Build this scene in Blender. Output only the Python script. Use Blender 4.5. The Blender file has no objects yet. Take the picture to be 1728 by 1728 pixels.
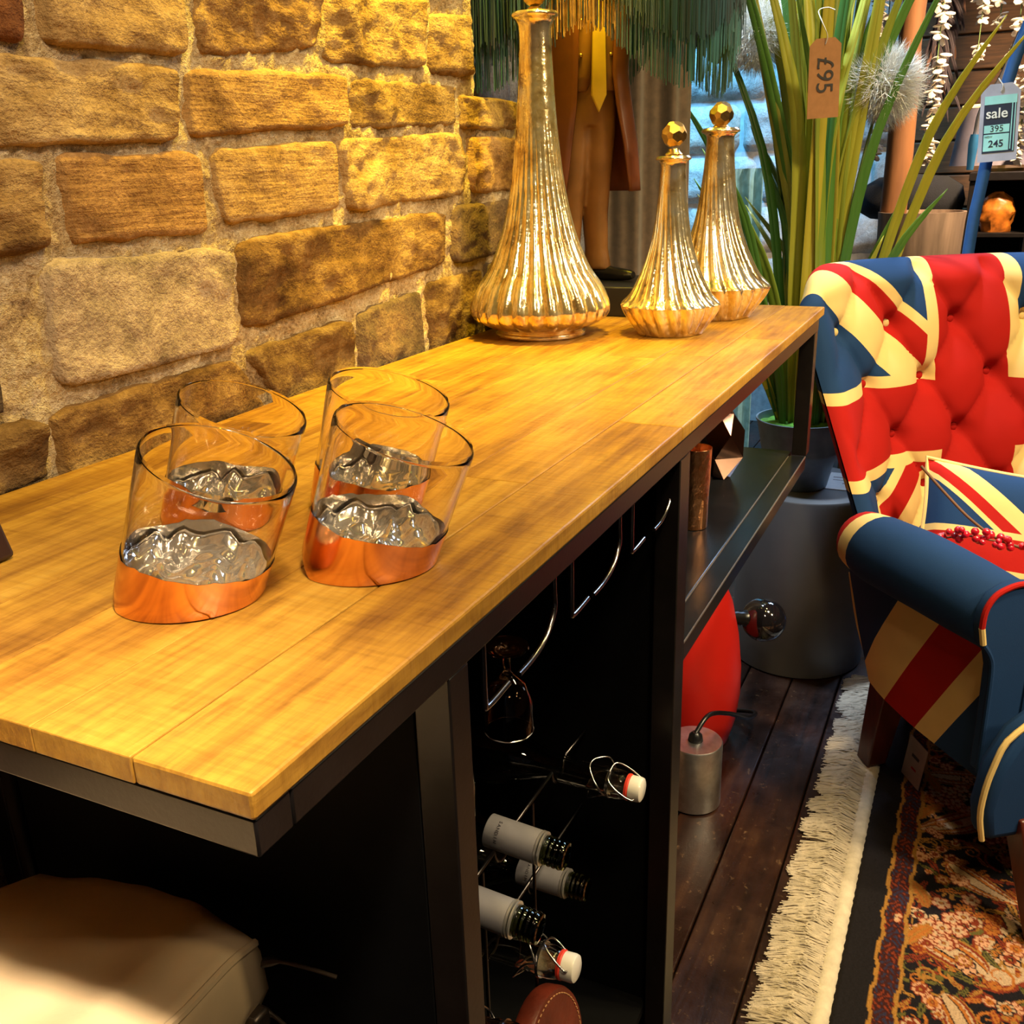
import bpy, bmesh, math, random
import numpy as np
from mathutils import Vector, Matrix, noise

PI = math.pi
rnd = random.Random(7)
SC = bpy.context.scene
COL = SC.collection

# ------------------------------------------------------------------ camera
cam_d = bpy.data.cameras.new('camera'); cam = bpy.data.objects.new('camera', cam_d); COL.objects.link(cam)
cam_d.sensor_width = 36.0; cam_d.lens = 33.969; cam_d.clip_start = 0.02
_r = Vector((0.42972564, -0.90250494, -0.02864793)); _u = Vector((0.3120032, 0.11863753, 0.94264476)); _b = Vector((-0.84734283, -0.41401687, 0.33256602))
cam.matrix_world = Matrix(((_r.x, _u.x, _b.x, -0.24853827), (_r.y, _u.y, _b.y, -0.24181493), (_r.z, _u.z, _b.z, 1.13274916), (0, 0, 0, 1)))
SC.camera = cam

# ------------------------------------------------------------------ world, lights, exposure
w = bpy.data.worlds.new('world'); SC.world = w; w.use_nodes = True
bg = w.node_tree.nodes['Background']; bg.inputs[0].default_value = (1.0, 0.80, 0.62, 1); bg.inputs[1].default_value = 0.02
SC.view_settings.view_transform = 'Standard'; SC.view_settings.look = 'None'
SC.view_settings.gamma = 1.0; SC.view_settings.use_curve_mapping = False; SC.view_settings.exposure = 0.0

def area(name, loc, to, size, power, col, spread=PI):
    l = bpy.data.lights.new(name, 'AREA'); l.size = size; l.energy = power; l.color = col; l.spread = spread
    o = bpy.data.objects.new(name, l); COL.objects.link(o); o.location = loc
    o.rotation_euler = (Vector(to) - Vector(loc)).to_track_quat('-Z', 'Y').to_euler()
    return o
def point(name, loc, power, col, rad):
    l = bpy.data.lights.new(name, 'POINT'); l.energy = power; l.color = col; l.shadow_soft_size = rad
    o = bpy.data.objects.new(name, l); COL.objects.link(o); o.location = loc
    return o
WARM, WARM2, SOFT = (1, 0.73, 0.24), (1, 0.79, 0.44), (1, 0.82, 0.56)
area('track_spot_bar', (0.20, -0.30, 2.45), (0.40, 0.2, 0.9), 0.12, 2.9, WARM, 2.0)
area('track_spot_bar', (0.85, -0.35, 2.45), (0.90, 0.2, 0.9), 0.12, 2.7, WARM, 2.0)
area('track_spot_bar', (1.50, -0.40, 2.45), (1.40, 0.1, 0.9), 0.12, 2.6, WARM, 2.0)
area('track_spot_wall', (-0.25, -0.55, 2.2), (0.3, 0.45, 1.1), 0.20, 4.2, (1, 0.75, 0.46), 1.6)
area('amber_wall_grazer', (0.95, 0.13, 2.45), (0.88, 0.47, 1.26), 0.10, 7.2, (1, 0.70, 0.03), 0.9)
area('track_spot_stool', (-0.22, -0.42, 2.2), (-0.12, 0.18, 0.70), 0.15, 2.6, (1, 0.84, 0.62), 0.5)
area('track_spot_chair', (0.95, -0.95, 2.5), (1.7, -0.3, 0.6), 0.18, 12.5, WARM2, 1.5)
area('track_spot_rug', (0.5, -1.3, 2.4), (1.1, -0.4, 0.0), 0.2, 3.6, SOFT, 1.5)
area('track_spot_front', (0.9, -1.7, 1.95), (1.05, 0.0, 0.6), 0.16, 4.5, WARM2, 1.0)
area('blue_wall_wash', (3.3, 0.9, 2.5), (4.15, 1.0, 1.25), 0.35, 30, (0.14, 0.55, 1.0), 1.5)
area('cool_window_light', (3.6, -0.6, 2.5), (1.6, -0.1, 0.6), 0.7, 16, (0.42, 0.64, 1.0), 1.6)
area('cool_plant_fill', (1.95, 0.50, 2.55), (2.0, 0.10, 1.35), 0.2, 8, (0.66, 0.84, 1.0), 0.9)  # unseen cool fill, added to brighten the white puffs
area('back_fill', (2.70, -0.62, 2.05), (3.4, -0.15, 1.1), 0.16, 22, (1, 0.72, 0.44), 1.5)  # unseen warm fill, added to brighten the far background

# ------------------------------------------------------------------ node helpers
class X:
    """socket wrapper: arithmetic builds Math nodes"""
    nt = None
    def __init__(s, sock): s.s = sock
    def _m(s, op, b=None, c=None):
        n = X.nt.nodes.new('ShaderNodeMath'); n.operation = op
        for i, v in enumerate((s, b, c)):
            if v is None: continue
            if isinstance(v, X): X.nt.links.new(v.s, n.inputs[i])
            else: n.inputs[i].default_value = v
        return X(n.outputs[0])
    def __add__(s, o): return s._m('ADD', o)
    def __sub__(s, o): return s._m('SUBTRACT', o)
    def __mul__(s, o): return s._m('MULTIPLY', o)
    def __truediv__(s, o): return s._m('DIVIDE', o)
    def __lt__(s, o): return s._m('LESS_THAN', o)
    def __gt__(s, o): return s._m('GREATER_THAN', o)
    def abs(s): return s._m('ABSOLUTE')
    def sign(s): return s._m('SIGN')
    def max(s, o): return s._m('MAXIMUM', o)
    def min(s, o): return s._m('MINIMUM', o)
    def sin(s): return s._m('SINE')
    def floor(s): return s._m('FLOOR')
    def pow(s, o): return s._m('POWER', o)

def new_mat(name):
    m = bpy.data.materials.new(name); m.use_nodes = True
    nt = m.node_tree; X.nt = nt
    return m, nt, nt.nodes['Principled BSDF']
def ramp(nt, fac, stops):
    n = nt.nodes.new('ShaderNodeValToRGB'); e = n.color_ramp.elements
    while len(e) < len(stops): e.new(0.5)
    for k, (p, c) in zip(e, stops): k.position = p; k.color = (*c, 1)
    nt.links.new(fac, n.inputs[0]); return n.outputs[0]
def mix(nt, fac, a, b, mode='MIX'):
    n = nt.nodes.new('ShaderNodeMix'); n.data_type = 'RGBA'; n.blend_type = mode
    for i, v in ((0, fac), (6, a), (7, b)):
        if isinstance(v, X): v = v.s
        if isinstance(v, bpy.types.NodeSocket): nt.links.new(v, n.inputs[i])
        elif i == 0: n.inputs[0].default_value = v
        else: n.inputs[i].default_value = (*v, 1)
    return n.outputs[2]
def coords(nt, scale=(1, 1, 1), kind='Object', rand=0.0):
    tc = nt.nodes.new('ShaderNodeTexCoord'); mp = nt.nodes.new('ShaderNodeMapping'); mp.inputs['Scale'].default_value = scale
    src = tc.outputs[kind]
    if rand:
        oi = nt.nodes.new('ShaderNodeObjectInfo'); va = nt.nodes.new('ShaderNodeVectorMath'); va.operation = 'ADD'
        ml = nt.nodes.new('ShaderNodeMath'); ml.operation = 'MULTIPLY'; ml.inputs[1].default_value = rand
        nt.links.new(oi.outputs['Random'], ml.inputs[0]); nt.links.new(src, va.inputs[0]); nt.links.new(ml.outputs[0], va.inputs[1]); src = va.outputs[0]
    nt.links.new(src, mp.inputs['Vector']); return mp.outputs[0]
def noi(nt, vec, scale, detail=4, rough=0.55, dist=0.0):
    n = nt.nodes.new('ShaderNodeTexNoise'); n.inputs['Scale'].default_value = scale; n.inputs['Detail'].default_value = detail
    n.inputs['Roughness'].default_value = rough; n.inputs['Distortion'].default_value = dist
    nt.links.new(vec, n.inputs['Vector']); return n.outputs['Fac']
def bump(nt, bs, h, strength, dist=0.002, prev=None):
    n = nt.nodes.new('ShaderNodeBump'); n.inputs['Strength'].default_value = strength; n.inputs['Distance'].default_value = dist
    nt.links.new(h, n.inputs['Height'])
    if prev: nt.links.new(prev, n.inputs['Normal'])
    nt.links.new(n.outputs[0], bs.inputs['Normal']); return n.outputs[0]
def simple(name, col, rough=0.5, metal=0.0, var=0.12, scale=20, bmp=0.0, bscale=200, emit=None, estr=0, spec=None, stretch=(1, 1, 1), col2=None, coat=0, sheen=0, rand=0.0):
    m, nt, bs = new_mat(name)
    v = coords(nt, stretch, rand=rand)
    n = noi(nt, v, scale)
    c2 = col2 if col2 else tuple(max(0, c * (1 - var * 2)) for c in col)
    nt.links.new(ramp(nt, n, [(0.3, c2), (0.7, col)]), bs.inputs['Base Color'])
    bs.inputs['Roughness'].default_value = rough; bs.inputs['Metallic'].default_value = metal
    if spec is not None: bs.inputs['Specular IOR Level'].default_value = spec
    if coat: bs.inputs['Coat Weight'].default_value = coat; bs.inputs['Coat Roughness'].default_value = 0.08
    if sheen: bs.inputs['Sheen Weight'].default_value = sheen
    if bmp: bump(nt, bs, noi(nt, v, bscale, 3), bmp)
    if emit: bs.inputs['Emission Color'].default_value = (*emit, 1); bs.inputs['Emission Strength'].default_value = estr
    return m

# ------------------------------------------------------------------ mesh helpers
class MB:
    def __init__(s): s.v = []; s.f = []; s.uv = []
    def add(s, vs, fs, uvs=None):
        o = len(s.v); s.v += [tuple(q) for q in vs]; s.f += [tuple(i + o for i in f) for f in fs]
        s.uv += list(uvs) if uvs else [(0, 0)] * len(vs); return s
    def box(s, x0, x1, y0, y1, z0, z1):
        return s.add([(x, y, z) for z in (z0, z1) for y in (y0, y1) for x in (x0, x1)],
                     [(0, 2, 3, 1), (4, 5, 7, 6), (0, 1, 5, 4), (2, 6, 7, 3), (0, 4, 6, 2), (1, 3, 7, 5)])
    def grid(s, pts, nu, nv, uvs=None, close_u=False, close_v=False, flip=False):
        fs = []
        for j in range(nv if close_v else nv - 1):
            for i in range(nu if close_u else nu - 1):
                a = j * nu + i; b = j * nu + (i + 1) % nu; c = ((j + 1) % nv) * nu + (i + 1) % nu; d = ((j + 1) % nv) * nu + i
                fs.append((a, d, c, b) if flip else (a, b, c, d))
        return s.add(pts, fs, uvs)
    def lathe(s, prof, n=32, c=(0, 0, 0), fl=None, cap0=True, cap1=True, M=None):
        pts = []
        for r, z in prof:
            for i in range(n):
                t = 2 * PI * i / n
                rr = r * (fl(t, z) if fl else 1)
                q = Vector((rr * math.cos(t), rr * math.sin(t), z))
                if M: q = M @ q
                pts.append((q.x + c[0], q.y + c[1], q.z + c[2]))
        o = len(s.v); s.grid(pts, n, len(prof), close_u=True)
        if cap0: s.f.append(tuple(o + i for i in reversed(range(n))))
        if cap1: s.f.append(tuple(o + (len(prof) - 1) * n + i for i in range(n)))
        return s
    def tube(s, path, r, n=8, cap=True, closed=False):
        path = [Vector(q) for q in path]; m = len(path)
        rs = r if isinstance(r, (list, tuple)) else [r] * m
        pts = []; up = None
        for i, q in enumerate(path):
            a = path[(i - 1) % m] if (i > 0 or closed) else q; b = path[(i + 1) % m] if (i < m - 1 or closed) else q
            t = (b - a).normalized()
            if up is None: up = t.orthogonal().normalized()
            up = (up - t * up.dot(t)); up = up.normalized() if up.length > 1e-6 else t.orthogonal().normalized()
            sd = t.cross(up)
            for k in range(n):
                an = 2 * PI * k / n; pts.append(q + (up * math.cos(an) + sd * math.sin(an)) * rs[i])
        o = len(s.v); s.grid(pts, n, m, close_u=True, close_v=closed)
        if cap and not closed:
            s.f.append(tuple(o + i for i in reversed(range(n)))); s.f.append(tuple(o + (m - 1) * n + i for i in range(n)))
        return s
    def ball(s, c, r, nu=16, nv=10, sc=(1, 1, 1), M=None):
        pts = []
        for j in range(nv + 1):
            ph = PI * j / nv - PI / 2; ph = max(-PI / 2 + 0.02, min(PI / 2 - 0.02, ph))
            for i in range(nu):
                t = 2 * PI * i / nu
                q = Vector((math.cos(ph) * math.cos(t) * sc[0], math.cos(ph) * math.sin(t) * sc[1], math.sin(ph) * sc[2])) * r
                if M: q = M @ q
                pts.append((q.x + c[0], q.y + c[1], q.z + c[2]))
        o = len(s.v); s.grid(pts, nu, nv + 1, close_u=True)
        s.f.append(tuple(o + i for i in reversed(range(nu)))); s.f.append(tuple(o + nv * nu + i for i in range(nu)))
        return s
    def prism(s, poly, d):
        """poly: 3-D points of a face, d: extrusion vector"""
        n = len(poly); a = [Vector(q) for q in poly]; d = Vector(d); b = [q + d for q in a]
        return s.add(a + b, [tuple(reversed(range(n))), tuple(range(n, 2 * n))] + [(i, (i + 1) % n, n + (i + 1) % n, n + i) for i in range(n)])
    def mesh(s, name, mat, smooth=True, ang=42, fix=True):
        me = bpy.data.meshes.new(name); me.from_pydata(s.v, [], s.f)
        if any(u != (0, 0) for u in s.uv):
            ul = me.uv_layers.new(name='UVMap'); li = np.zeros(len(me.loops), np.int32); me.loops.foreach_get('vertex_index', li)
            ul.data.foreach_set('uv', np.array(s.uv, np.float32)[li].ravel())
        if fix:
            bm = bmesh.new(); bm.from_mesh(me); bmesh.ops.recalc_face_normals(bm, faces=bm.faces); bm.to_mesh(me); bm.free()
        if smooth:
            me.shade_smooth()
            me.set_sharp_from_angle(angle=math.radians(ang))
        if mat: me.materials.append(mat)
        return me

def off_of(o):
    v = Vector((0, 0, 0))
    while o is not None: v += o.location; o = o.parent
    return v
def link(name, me, parent=None, loc=(0, 0, 0)):
    o = bpy.data.objects.new(name, me); COL.objects.link(o); o.location = loc
    if parent is not None: o.parent = parent
    return o
def thing(name, label, cat, loc, rz=0.0, group=None):
    o = bpy.data.objects.new(name, None); COL.objects.link(o); o.location = loc; o.rotation_euler = (0, 0, rz)
    o.empty_display_size = 0.05
    o['label'] = label; o['category'] = cat
    if group: o['group'] = group
    return o
def part(name, mb, mat, parent, world=False, smooth=True, ang=42, label=None, bevel=0, seg=2, subsurf=0, fix=True):
    """mb in the parent's local frame, or in world axes/position when world=True (unrotated parents only)"""
    if world:
        d = off_of(parent); mb.v = [(a - d.x, b - d.y, c - d.z) for a, b, c in mb.v]
    o = link(name, mb.mesh(name, mat, smooth, ang, fix), parent)
    if bevel:
        b = o.modifiers.new('bevel', 'BEVEL'); b.width = bevel; b.segments = seg; b.limit_method = 'ANGLE'; b.angle_limit = math.radians(40)
    if subsurf:
        b = o.modifiers.new('sub', 'SUBSURF'); b.levels = subsurf; b.render_levels = subsurf
    if label: o['label'] = label
    return o
def single(name, label, cat, mb, mat, loc=(0, 0, 0), world=True, group=None, **k):
    if world: mb.v = [(a - loc[0], b - loc[1], c - loc[2]) for a, b, c in mb.v]
    o = part(name, mb, mat, None, **k); o.location = loc; o['label'] = label; o['category'] = cat
    if group: o['group'] = group
    return o
def struct(name, mb, mat, **k):
    o = part(name, mb, mat, None, **k); o['kind'] = 'structure'; return o
def copy_tree(o, parent=None):
    c = o.copy(); COL.objects.link(c); c.parent = parent
    for ch in o.children: copy_tree(ch, c)
    return c
def smooth_path(pts, n=6):
    pts = [Vector(q) for q in pts]; out = []
    for i in range(len(pts) - 1):
        p0 = pts[max(i - 1, 0)]; p1 = pts[i]; p2 = pts[i + 1]; p3 = pts[min(i + 2, len(pts) - 1)]
        for k in range(n):
            t = k / n
            out.append(0.5 * ((2 * p1) + (p2 - p0) * t + (2 * p0 - 5 * p1 + 4 * p2 - p3) * t * t + (3 * p1 - p0 - 3 * p2 + p3) * t ** 3))
    out.append(pts[-1]); return out
def interp(tab, x):
    xs = [t[0] for t in tab]; ys = [t[1] for t in tab]
    return float(np.interp(x, xs, ys))
def text_mesh(s, size, mat, bold=0.0, depth=0.0003):
    cu = bpy.data.curves.new('writing', 'FONT'); cu.body = s; cu.size = size; cu.align_x = 'CENTER'; cu.align_y = 'CENTER'; cu.extrude = depth; cu.offset = bold
    o = bpy.data.objects.new('writing', cu); COL.objects.link(o)
    me = bpy.data.meshes.new_from_object(o.evaluated_get(bpy.context.evaluated_depsgraph_get()))
    bpy.data.objects.remove(o); bpy.data.curves.remove(cu)
    me.materials.clear(); me.materials.append(mat); return me
def text_part(name, s, size, mat, parent, M, bold=0.0):
    me = text_mesh(s, size, mat, bold); me.transform(M); return link(name, me, parent)
def frame_mat(origin, xdir, ydir):
    x = Vector(xdir).normalized(); z = x.cross(Vector(ydir)).normalized(); y = z.cross(x)
    return Matrix(((x.x, y.x, z.x, origin[0]), (x.y, y.y, z.y, origin[1]), (x.z, y.z, z.z, origin[2]), (0, 0, 0, 1)))

# ------------------------------------------------------------------ materials
def stone_mat(name, stops, fine=1.0, grain=(1, 1, 1), rough=0.92):
    m, nt, bs = new_mat(name)
    v = coords(nt, (1, 1, 1), rand=9.0); vg = coords(nt, grain, rand=9.0)
    n1 = noi(nt, v, 13, 7, 0.68, 0.25); n2 = noi(nt, vg, 42, 5, 0.6); n3 = noi(nt, v, 240, 3, 0.7); n0 = noi(nt, v, 5, 3, 0.5)
    f = X(n1) * 0.62 + X(n2) * 0.22 + X(n0) * 0.16
    c = ramp(nt, f.s, stops)
    c = mix(nt, (X(n3) - 0.5) * 1.6 + 0.35, c, mix(nt, 1.0, c, (0.46, 0.42, 0.37), 'MULTIPLY'))
    oi = nt.nodes.new('ShaderNodeObjectInfo')
    br = ramp(nt, oi.outputs['Random'], [(0, (0.68, 0.64, 0.60)), (0.5, (1, 0.97, 0.92)), (1, (1.0, 0.84, 0.70))])
    c = mix(nt, 1.0, c, br, 'MULTIPLY')
    nt.links.new(c, bs.inputs['Base Color']); bs.inputs['Roughness'].default_value = rough; bs.inputs['Specular IOR Level'].default_value = 0.2
    h = X(n1) * 1.0 + X(n2) * 0.30 * fine + X(n3) * 0.14 * fine
    bump(nt, bs, h.s, 0.85, 0.014)
    return m
M_stone = stone_mat('sandstone_tan', [(0.36, (0.13, 0.068, 0.024)), (0.46, (0.33, 0.205, 0.085)), (0.54, (0.48, 0.33, 0.16)), (0.66, (0.62, 0.46, 0.26))], grain=(0.6, 1, 2.2))
M_stone_grey = stone_mat('sandstone_speckled', [(0.36, (0.16, 0.12, 0.08)), (0.47, (0.40, 0.32, 0.24)), (0.62, (0.66, 0.54, 0.41))], fine=1.2)
M_stone_dark = stone_mat('sandstone_dark', [(0.32, (0.05, 0.035, 0.025)), (0.5, (0.15, 0.11, 0.08)), (0.68, (0.32, 0.22, 0.13))])
M_stone_brown = stone_mat('sandstone_brown', [(0.36, (0.07, 0.034, 0.011)), (0.48, (0.22, 0.13, 0.05)), (0.58, (0.37, 0.25, 0.11)), (0.68, (0.48, 0.35, 0.18))], grain=(0.6, 1, 1.8))
M_stone_red = stone_mat('sandstone_red', [(0.34, (0.16, 0.06, 0.025)), (0.5, (0.32, 0.13, 0.05)), (0.66, (0.42, 0.20, 0.09))])
M_stone_lined = stone_mat('sandstone_lined', [(0.36, (0.17, 0.095, 0.036)), (0.5, (0.42, 0.275, 0.125)), (0.64, (0.56, 0.40, 0.21))], grain=(0.3, 1, 3.2))
M_stone_pale = stone_mat('stone_pale', [(0.34, (0.28, 0.28, 0.28)), (0.5, (0.55, 0.55, 0.55)), (0.66, (0.75, 0.75, 0.74))])
def mortar_mat():
    m, nt, bs = new_mat('lime_mortar')
    v = coords(nt); n1 = noi(nt, v, 22, 5, 0.6); n2 = noi(nt, v, 190, 4, 0.75)
    c = ramp(nt, (X(n1) * 0.5 + X(n2) * 0.5).s, [(0.36, (0.20, 0.12, 0.055)), (0.48, (0.52, 0.37, 0.21)), (0.64, (0.80, 0.66, 0.46))])
    nt.links.new(c, bs.inputs['Base Color']); bs.inputs['Roughness'].default_value = 0.95
    bump(nt, bs, (X(n1) * 0.6 + X(n2) * 0.7).s, 1.0, 0.012); return m
M_mortar = mortar_mat()
def wood_mat():
    m, nt, bs = new_mat('mango_wood')
    v = coords(nt, (1, 1, 1), rand=3.0)
    vs = coords(nt, (2.0, 22, 8), rand=3.0); va = coords(nt, (9, 130, 60), rand=3.0); vc = coords(nt, (230, 26, 26), rand=3.0); vd = coords(nt, (16, 55, 55), rand=3.0)
    n1 = noi(nt, vs, 1.0, 5, 0.6, 0.8); n2 = noi(nt, va, 1.0, 5, 0.65); n3 = noi(nt, v, 6, 5, 0.65, 0.6); n4 = noi(nt, vc, 1.0, 3, 0.6); n5 = noi(nt, vd, 1.0, 4, 0.7)
    f = X(n1) * 0.38 + X(n2) * 0.30 + X(n3) * 0.32
    c = ramp(nt, f.s, [(0.36, (0.150, 0.058, 0.010)), (0.45, (0.31, 0.150, 0.021)), (0.53, (0.45, 0.245, 0.033)), (0.64, (0.54, 0.335, 0.062))])
    c = mix(nt, (X(n4) - 0.44) * 1.9, c, mix(nt, 1.0, c, (0.60, 0.53, 0.44), 'MULTIPLY'))
    c = mix(nt, (X(n5) - 0.55) * 4.0, c, mix(nt, 1.0, c, (0.52, 0.44, 0.36), 'MULTIPLY'))
    oi = nt.nodes.new('ShaderNodeObjectInfo')
    c = mix(nt, 1.0, c, ramp(nt, oi.outputs['Random'], [(0, (0.80, 0.75, 0.72)), (0.5, (1, 0.98, 0.94)), (1, (1, 0.92, 0.84))]), 'MULTIPLY')
    nt.links.new(c, bs.inputs['Base Color']); bs.inputs['Specular IOR Level'].default_value = 0.35
    r = ramp(nt, n2, [(0.3, (0.52, 0.52, 0.52)), (0.7, (0.34, 0.34, 0.34))]); nt.links.new(r, bs.inputs['Roughness'])
    bump(nt, bs, (X(n2) * 0.7 + X(n4) * 0.7 + X(n5) * 0.5).s, 0.55, 0.0014); return m
M_wood = wood_mat()
M_steel = simple('black_steel', (0.010, 0.0075, 0.007), 0.36, 0.0, 0.2, 40, 0.05, 300, spec=0.35)
M_panel = simple('black_panel', (0.0028, 0.0028, 0.0032), 0.7, 0.0, 0.2, 30, spec=0.10)
M_shelf = simple('black_lacquered_steel', (0.012, 0.013, 0.016), 0.24, 0.0, 0.3, 9, spec=0.6)
M_edge = simple('pale_steel_edge', (0.55, 0.48, 0.42), 0.35, 0.9)  # pale metal for the thin lines along the shelf rail
M_wire = simple('dark_chrome_wire', (0.42, 0.40, 0.40), 0.22, 1.0); M_rack = simple('black_chrome_wire', (0.10, 0.09, 0.09), 0.3, 1.0)
def glass_mat(name, col, rough=0.0, ior=1.45):
    m, nt, bs = new_mat(name)
    v = coords(nt); n = noi(nt, v, 6)
    nt.links.new(ramp(nt, n, [(0.3, tuple(c * 0.97 for c in col)), (0.7, col)]), bs.inputs['Base Color'])
    bs.inputs['Roughness'].default_value = rough; bs.inputs['IOR'].default_value = ior; bs.inputs['Transmission Weight'].default_value = 1.0
    return m
M_glass = glass_mat('clear_glass', (1.0, 0.965, 0.92), 0.0, 1.28)
M_green_glass = glass_mat('bottle_glass_green', (0.10, 0.12, 0.03))
M_clear_bottle = glass_mat('bottle_glass_clear', (0.75, 0.74, 0.68))
M_smoke = glass_mat('smoked_glass', (0.30, 0.20, 0.13))
def metal_mat(name, stops, rough, nscale, bmp=0.0, bs_scale=60, rrange=None):
    m, nt, bs = new_mat(name); v = coords(nt); n = noi(nt, v, nscale, 5, 0.6)
    nt.links.new(ramp(nt, n, stops), bs.inputs['Base Color']); bs.inputs['Metallic'].default_value = 1.0; bs.inputs['Roughness'].default_value = rough
    if bmp: bump(nt, bs, noi(nt, v, bs_scale, 3), bmp, 0.003)
    return m
M_mercury = metal_mat('mercury_glass_gold', [(0.32, (0.50, 0.34, 0.17)), (0.44, (0.84, 0.66, 0.38)), (0.56, (0.93, 0.82, 0.62)), (0.72, (0.93, 0.90, 0.86))], 0.16, 34, 0.25, 110); M_mercury.node_tree.nodes['Principled BSDF'].inputs['Metallic'].default_value = 0.90
M_gold = metal_mat('gold_leaf', [(0.3, (0.55, 0.33, 0.10)), (0.7, (0.88, 0.62, 0.24))], 0.30, 70, 0.10, 150)
M_copper = metal_mat('copper_plating', [(0.3, (0.78, 0.34, 0.15)), (0.7, (0.95, 0.50, 0.27))], 0.16, 12, 0.02, 30)
M_silver = metal_mat('silvered_lining', [(0.3, (0.85, 0.80, 0.74)), (0.7, (0.97, 0.96, 0.95))], 0.12, 20, 0.10, 90); M_silver.node_tree.nodes['Principled BSDF'].inputs['Metallic'].default_value = 0.91
M_hammered = metal_mat('hammered_copper', [(0.3, (0.75, 0.28, 0.10)), (0.7, (0.98, 0.52, 0.26))], 0.30, 90, 0.6, 120)
M_rose = metal_mat('rose_copper', [(0.3, (0.55, 0.30, 0.22)), (0.7, (0.85, 0.52, 0.40))], 0.14, 10)
M_can = metal_mat('brushed_steel', [(0.3, (0.50, 0.47, 0.46)), (0.7, (0.70, 0.67, 0.66))], 0.38, 60)

# ------------------------------------------------------------------ structure
def stone_mb(q, place, nu, nv, proud=0.014, amp=0.008, seed=0, edge=0.010):
    """q: TL,TR,BR,BL in wall coordinates (along, up); place(a,b,out) -> world point"""
    mb = MB(); pts = []
    TL, TR, BR, BL = [Vector((p[0], p[1])) for p in q]
    so = Vector((seed * 3.7, seed * 1.9, seed * 0.77))
    W = ((TR - TL).length + (BR - BL).length) / 2; H = ((TL - BL).length + (TR - BR).length) / 2
    for j in range(nv):
        for i in range(nu):
            s = i / (nu - 1); t = j / (nv - 1)
            p = (BL * (1 - s) + BR * s) * (1 - t) + (TL * (1 - s) + TR * s) * t
            c = Vector((p.x, p.y, 0))
            border = i in (0, nu - 1) or j in (0, nv - 1)
            dd = min(s * W, (1 - s) * W, t * H, (1 - t) * H)
            # rounded corners + ragged outline
            cx = (s - 0.5) * 2; cy = (t - 0.5) * 2
            k = 1.0 - 0.05 * max(0, abs(cx) - 0.8) / 0.2 * max(0, abs(cy) - 0.75) / 0.25 * 2.0
            mid = (TL + TR + BR + BL) / 4
            p = mid + (p - mid) * k
            n1 = noise.noise(c * 22 + so); n2 = noise.noise(c * 60 + so); n3 = noise.noise(c * 9 + so * 2)
            rag = max(0, 1 - dd / 0.02)
            p = p + Vector((noise.noise(c * 35 + so * 3), noise.noise(c * 35 + so * 5))) * 0.004 * rag
            e = min(1, dd / edge); e = e * e * (3 - 2 * e)
            r = abs(noise.noise(Vector((c.x * 16, c.y * 34, 3)) + so)); step = 0.5 if r > 0.22 else 0
            out = -0.012 if border else -0.001 + proud * e + amp * e * max(-0.35, n3 * 0.9 + n1 * 0.7 + n2 * 0.35 - step * 0.35)
            pts.append(place(p.x, p.y, out))
    mb.grid(pts, nu, nv)
    return mb
PL = lambda a, b, o: (a, 0.468 - o, b)
wall = MB()
wall.box(-1.5, 1.12, 0.472, 0.95, 0.0, 2.8); wall.box(1.12, 1.268, 0.472, 0.74, 0.0, 1.236)
wl = struct('wall_left', wall, M_mortar, smooth=False)
# rough mortar face, slightly proud of the core
g = MB(); pts = []; NX, NZ = 320, 125
for j in range(NZ):
    for i in range(NX):
        x = -0.5 + 1.62 * i / (NX - 1); z = 0.84 + 0.62 * j / (NZ - 1); c = Vector((x, 0, z))
        pts.append((x, 0.4672 - 0.003 * noise.noise(c * 30) - 0.003 * noise.noise(c * 75) - 0.003 * noise.noise(c * 150), z))
g.grid(pts, NX, NZ); part('mortar_face', g, M_mortar, wl)
g = MB(); pts = []; nx, nz = 40, 80
for j in range(nz):
    for i in range(nx):
        x = 1.118 + 0.15 * i / (nx - 1); z = 0.84 + 0.396 * j / (nz - 1); c = Vector((x, 0, z))
        pts.append((x, 0.4672 - 0.003 * noise.noise(c * 30) - 0.003 * noise.noise(c * 75) - 0.003 * noise.noise(c * 150), z))
g.grid(pts, nx, nz); part('mortar_face', g, M_mortar, wl)
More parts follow.
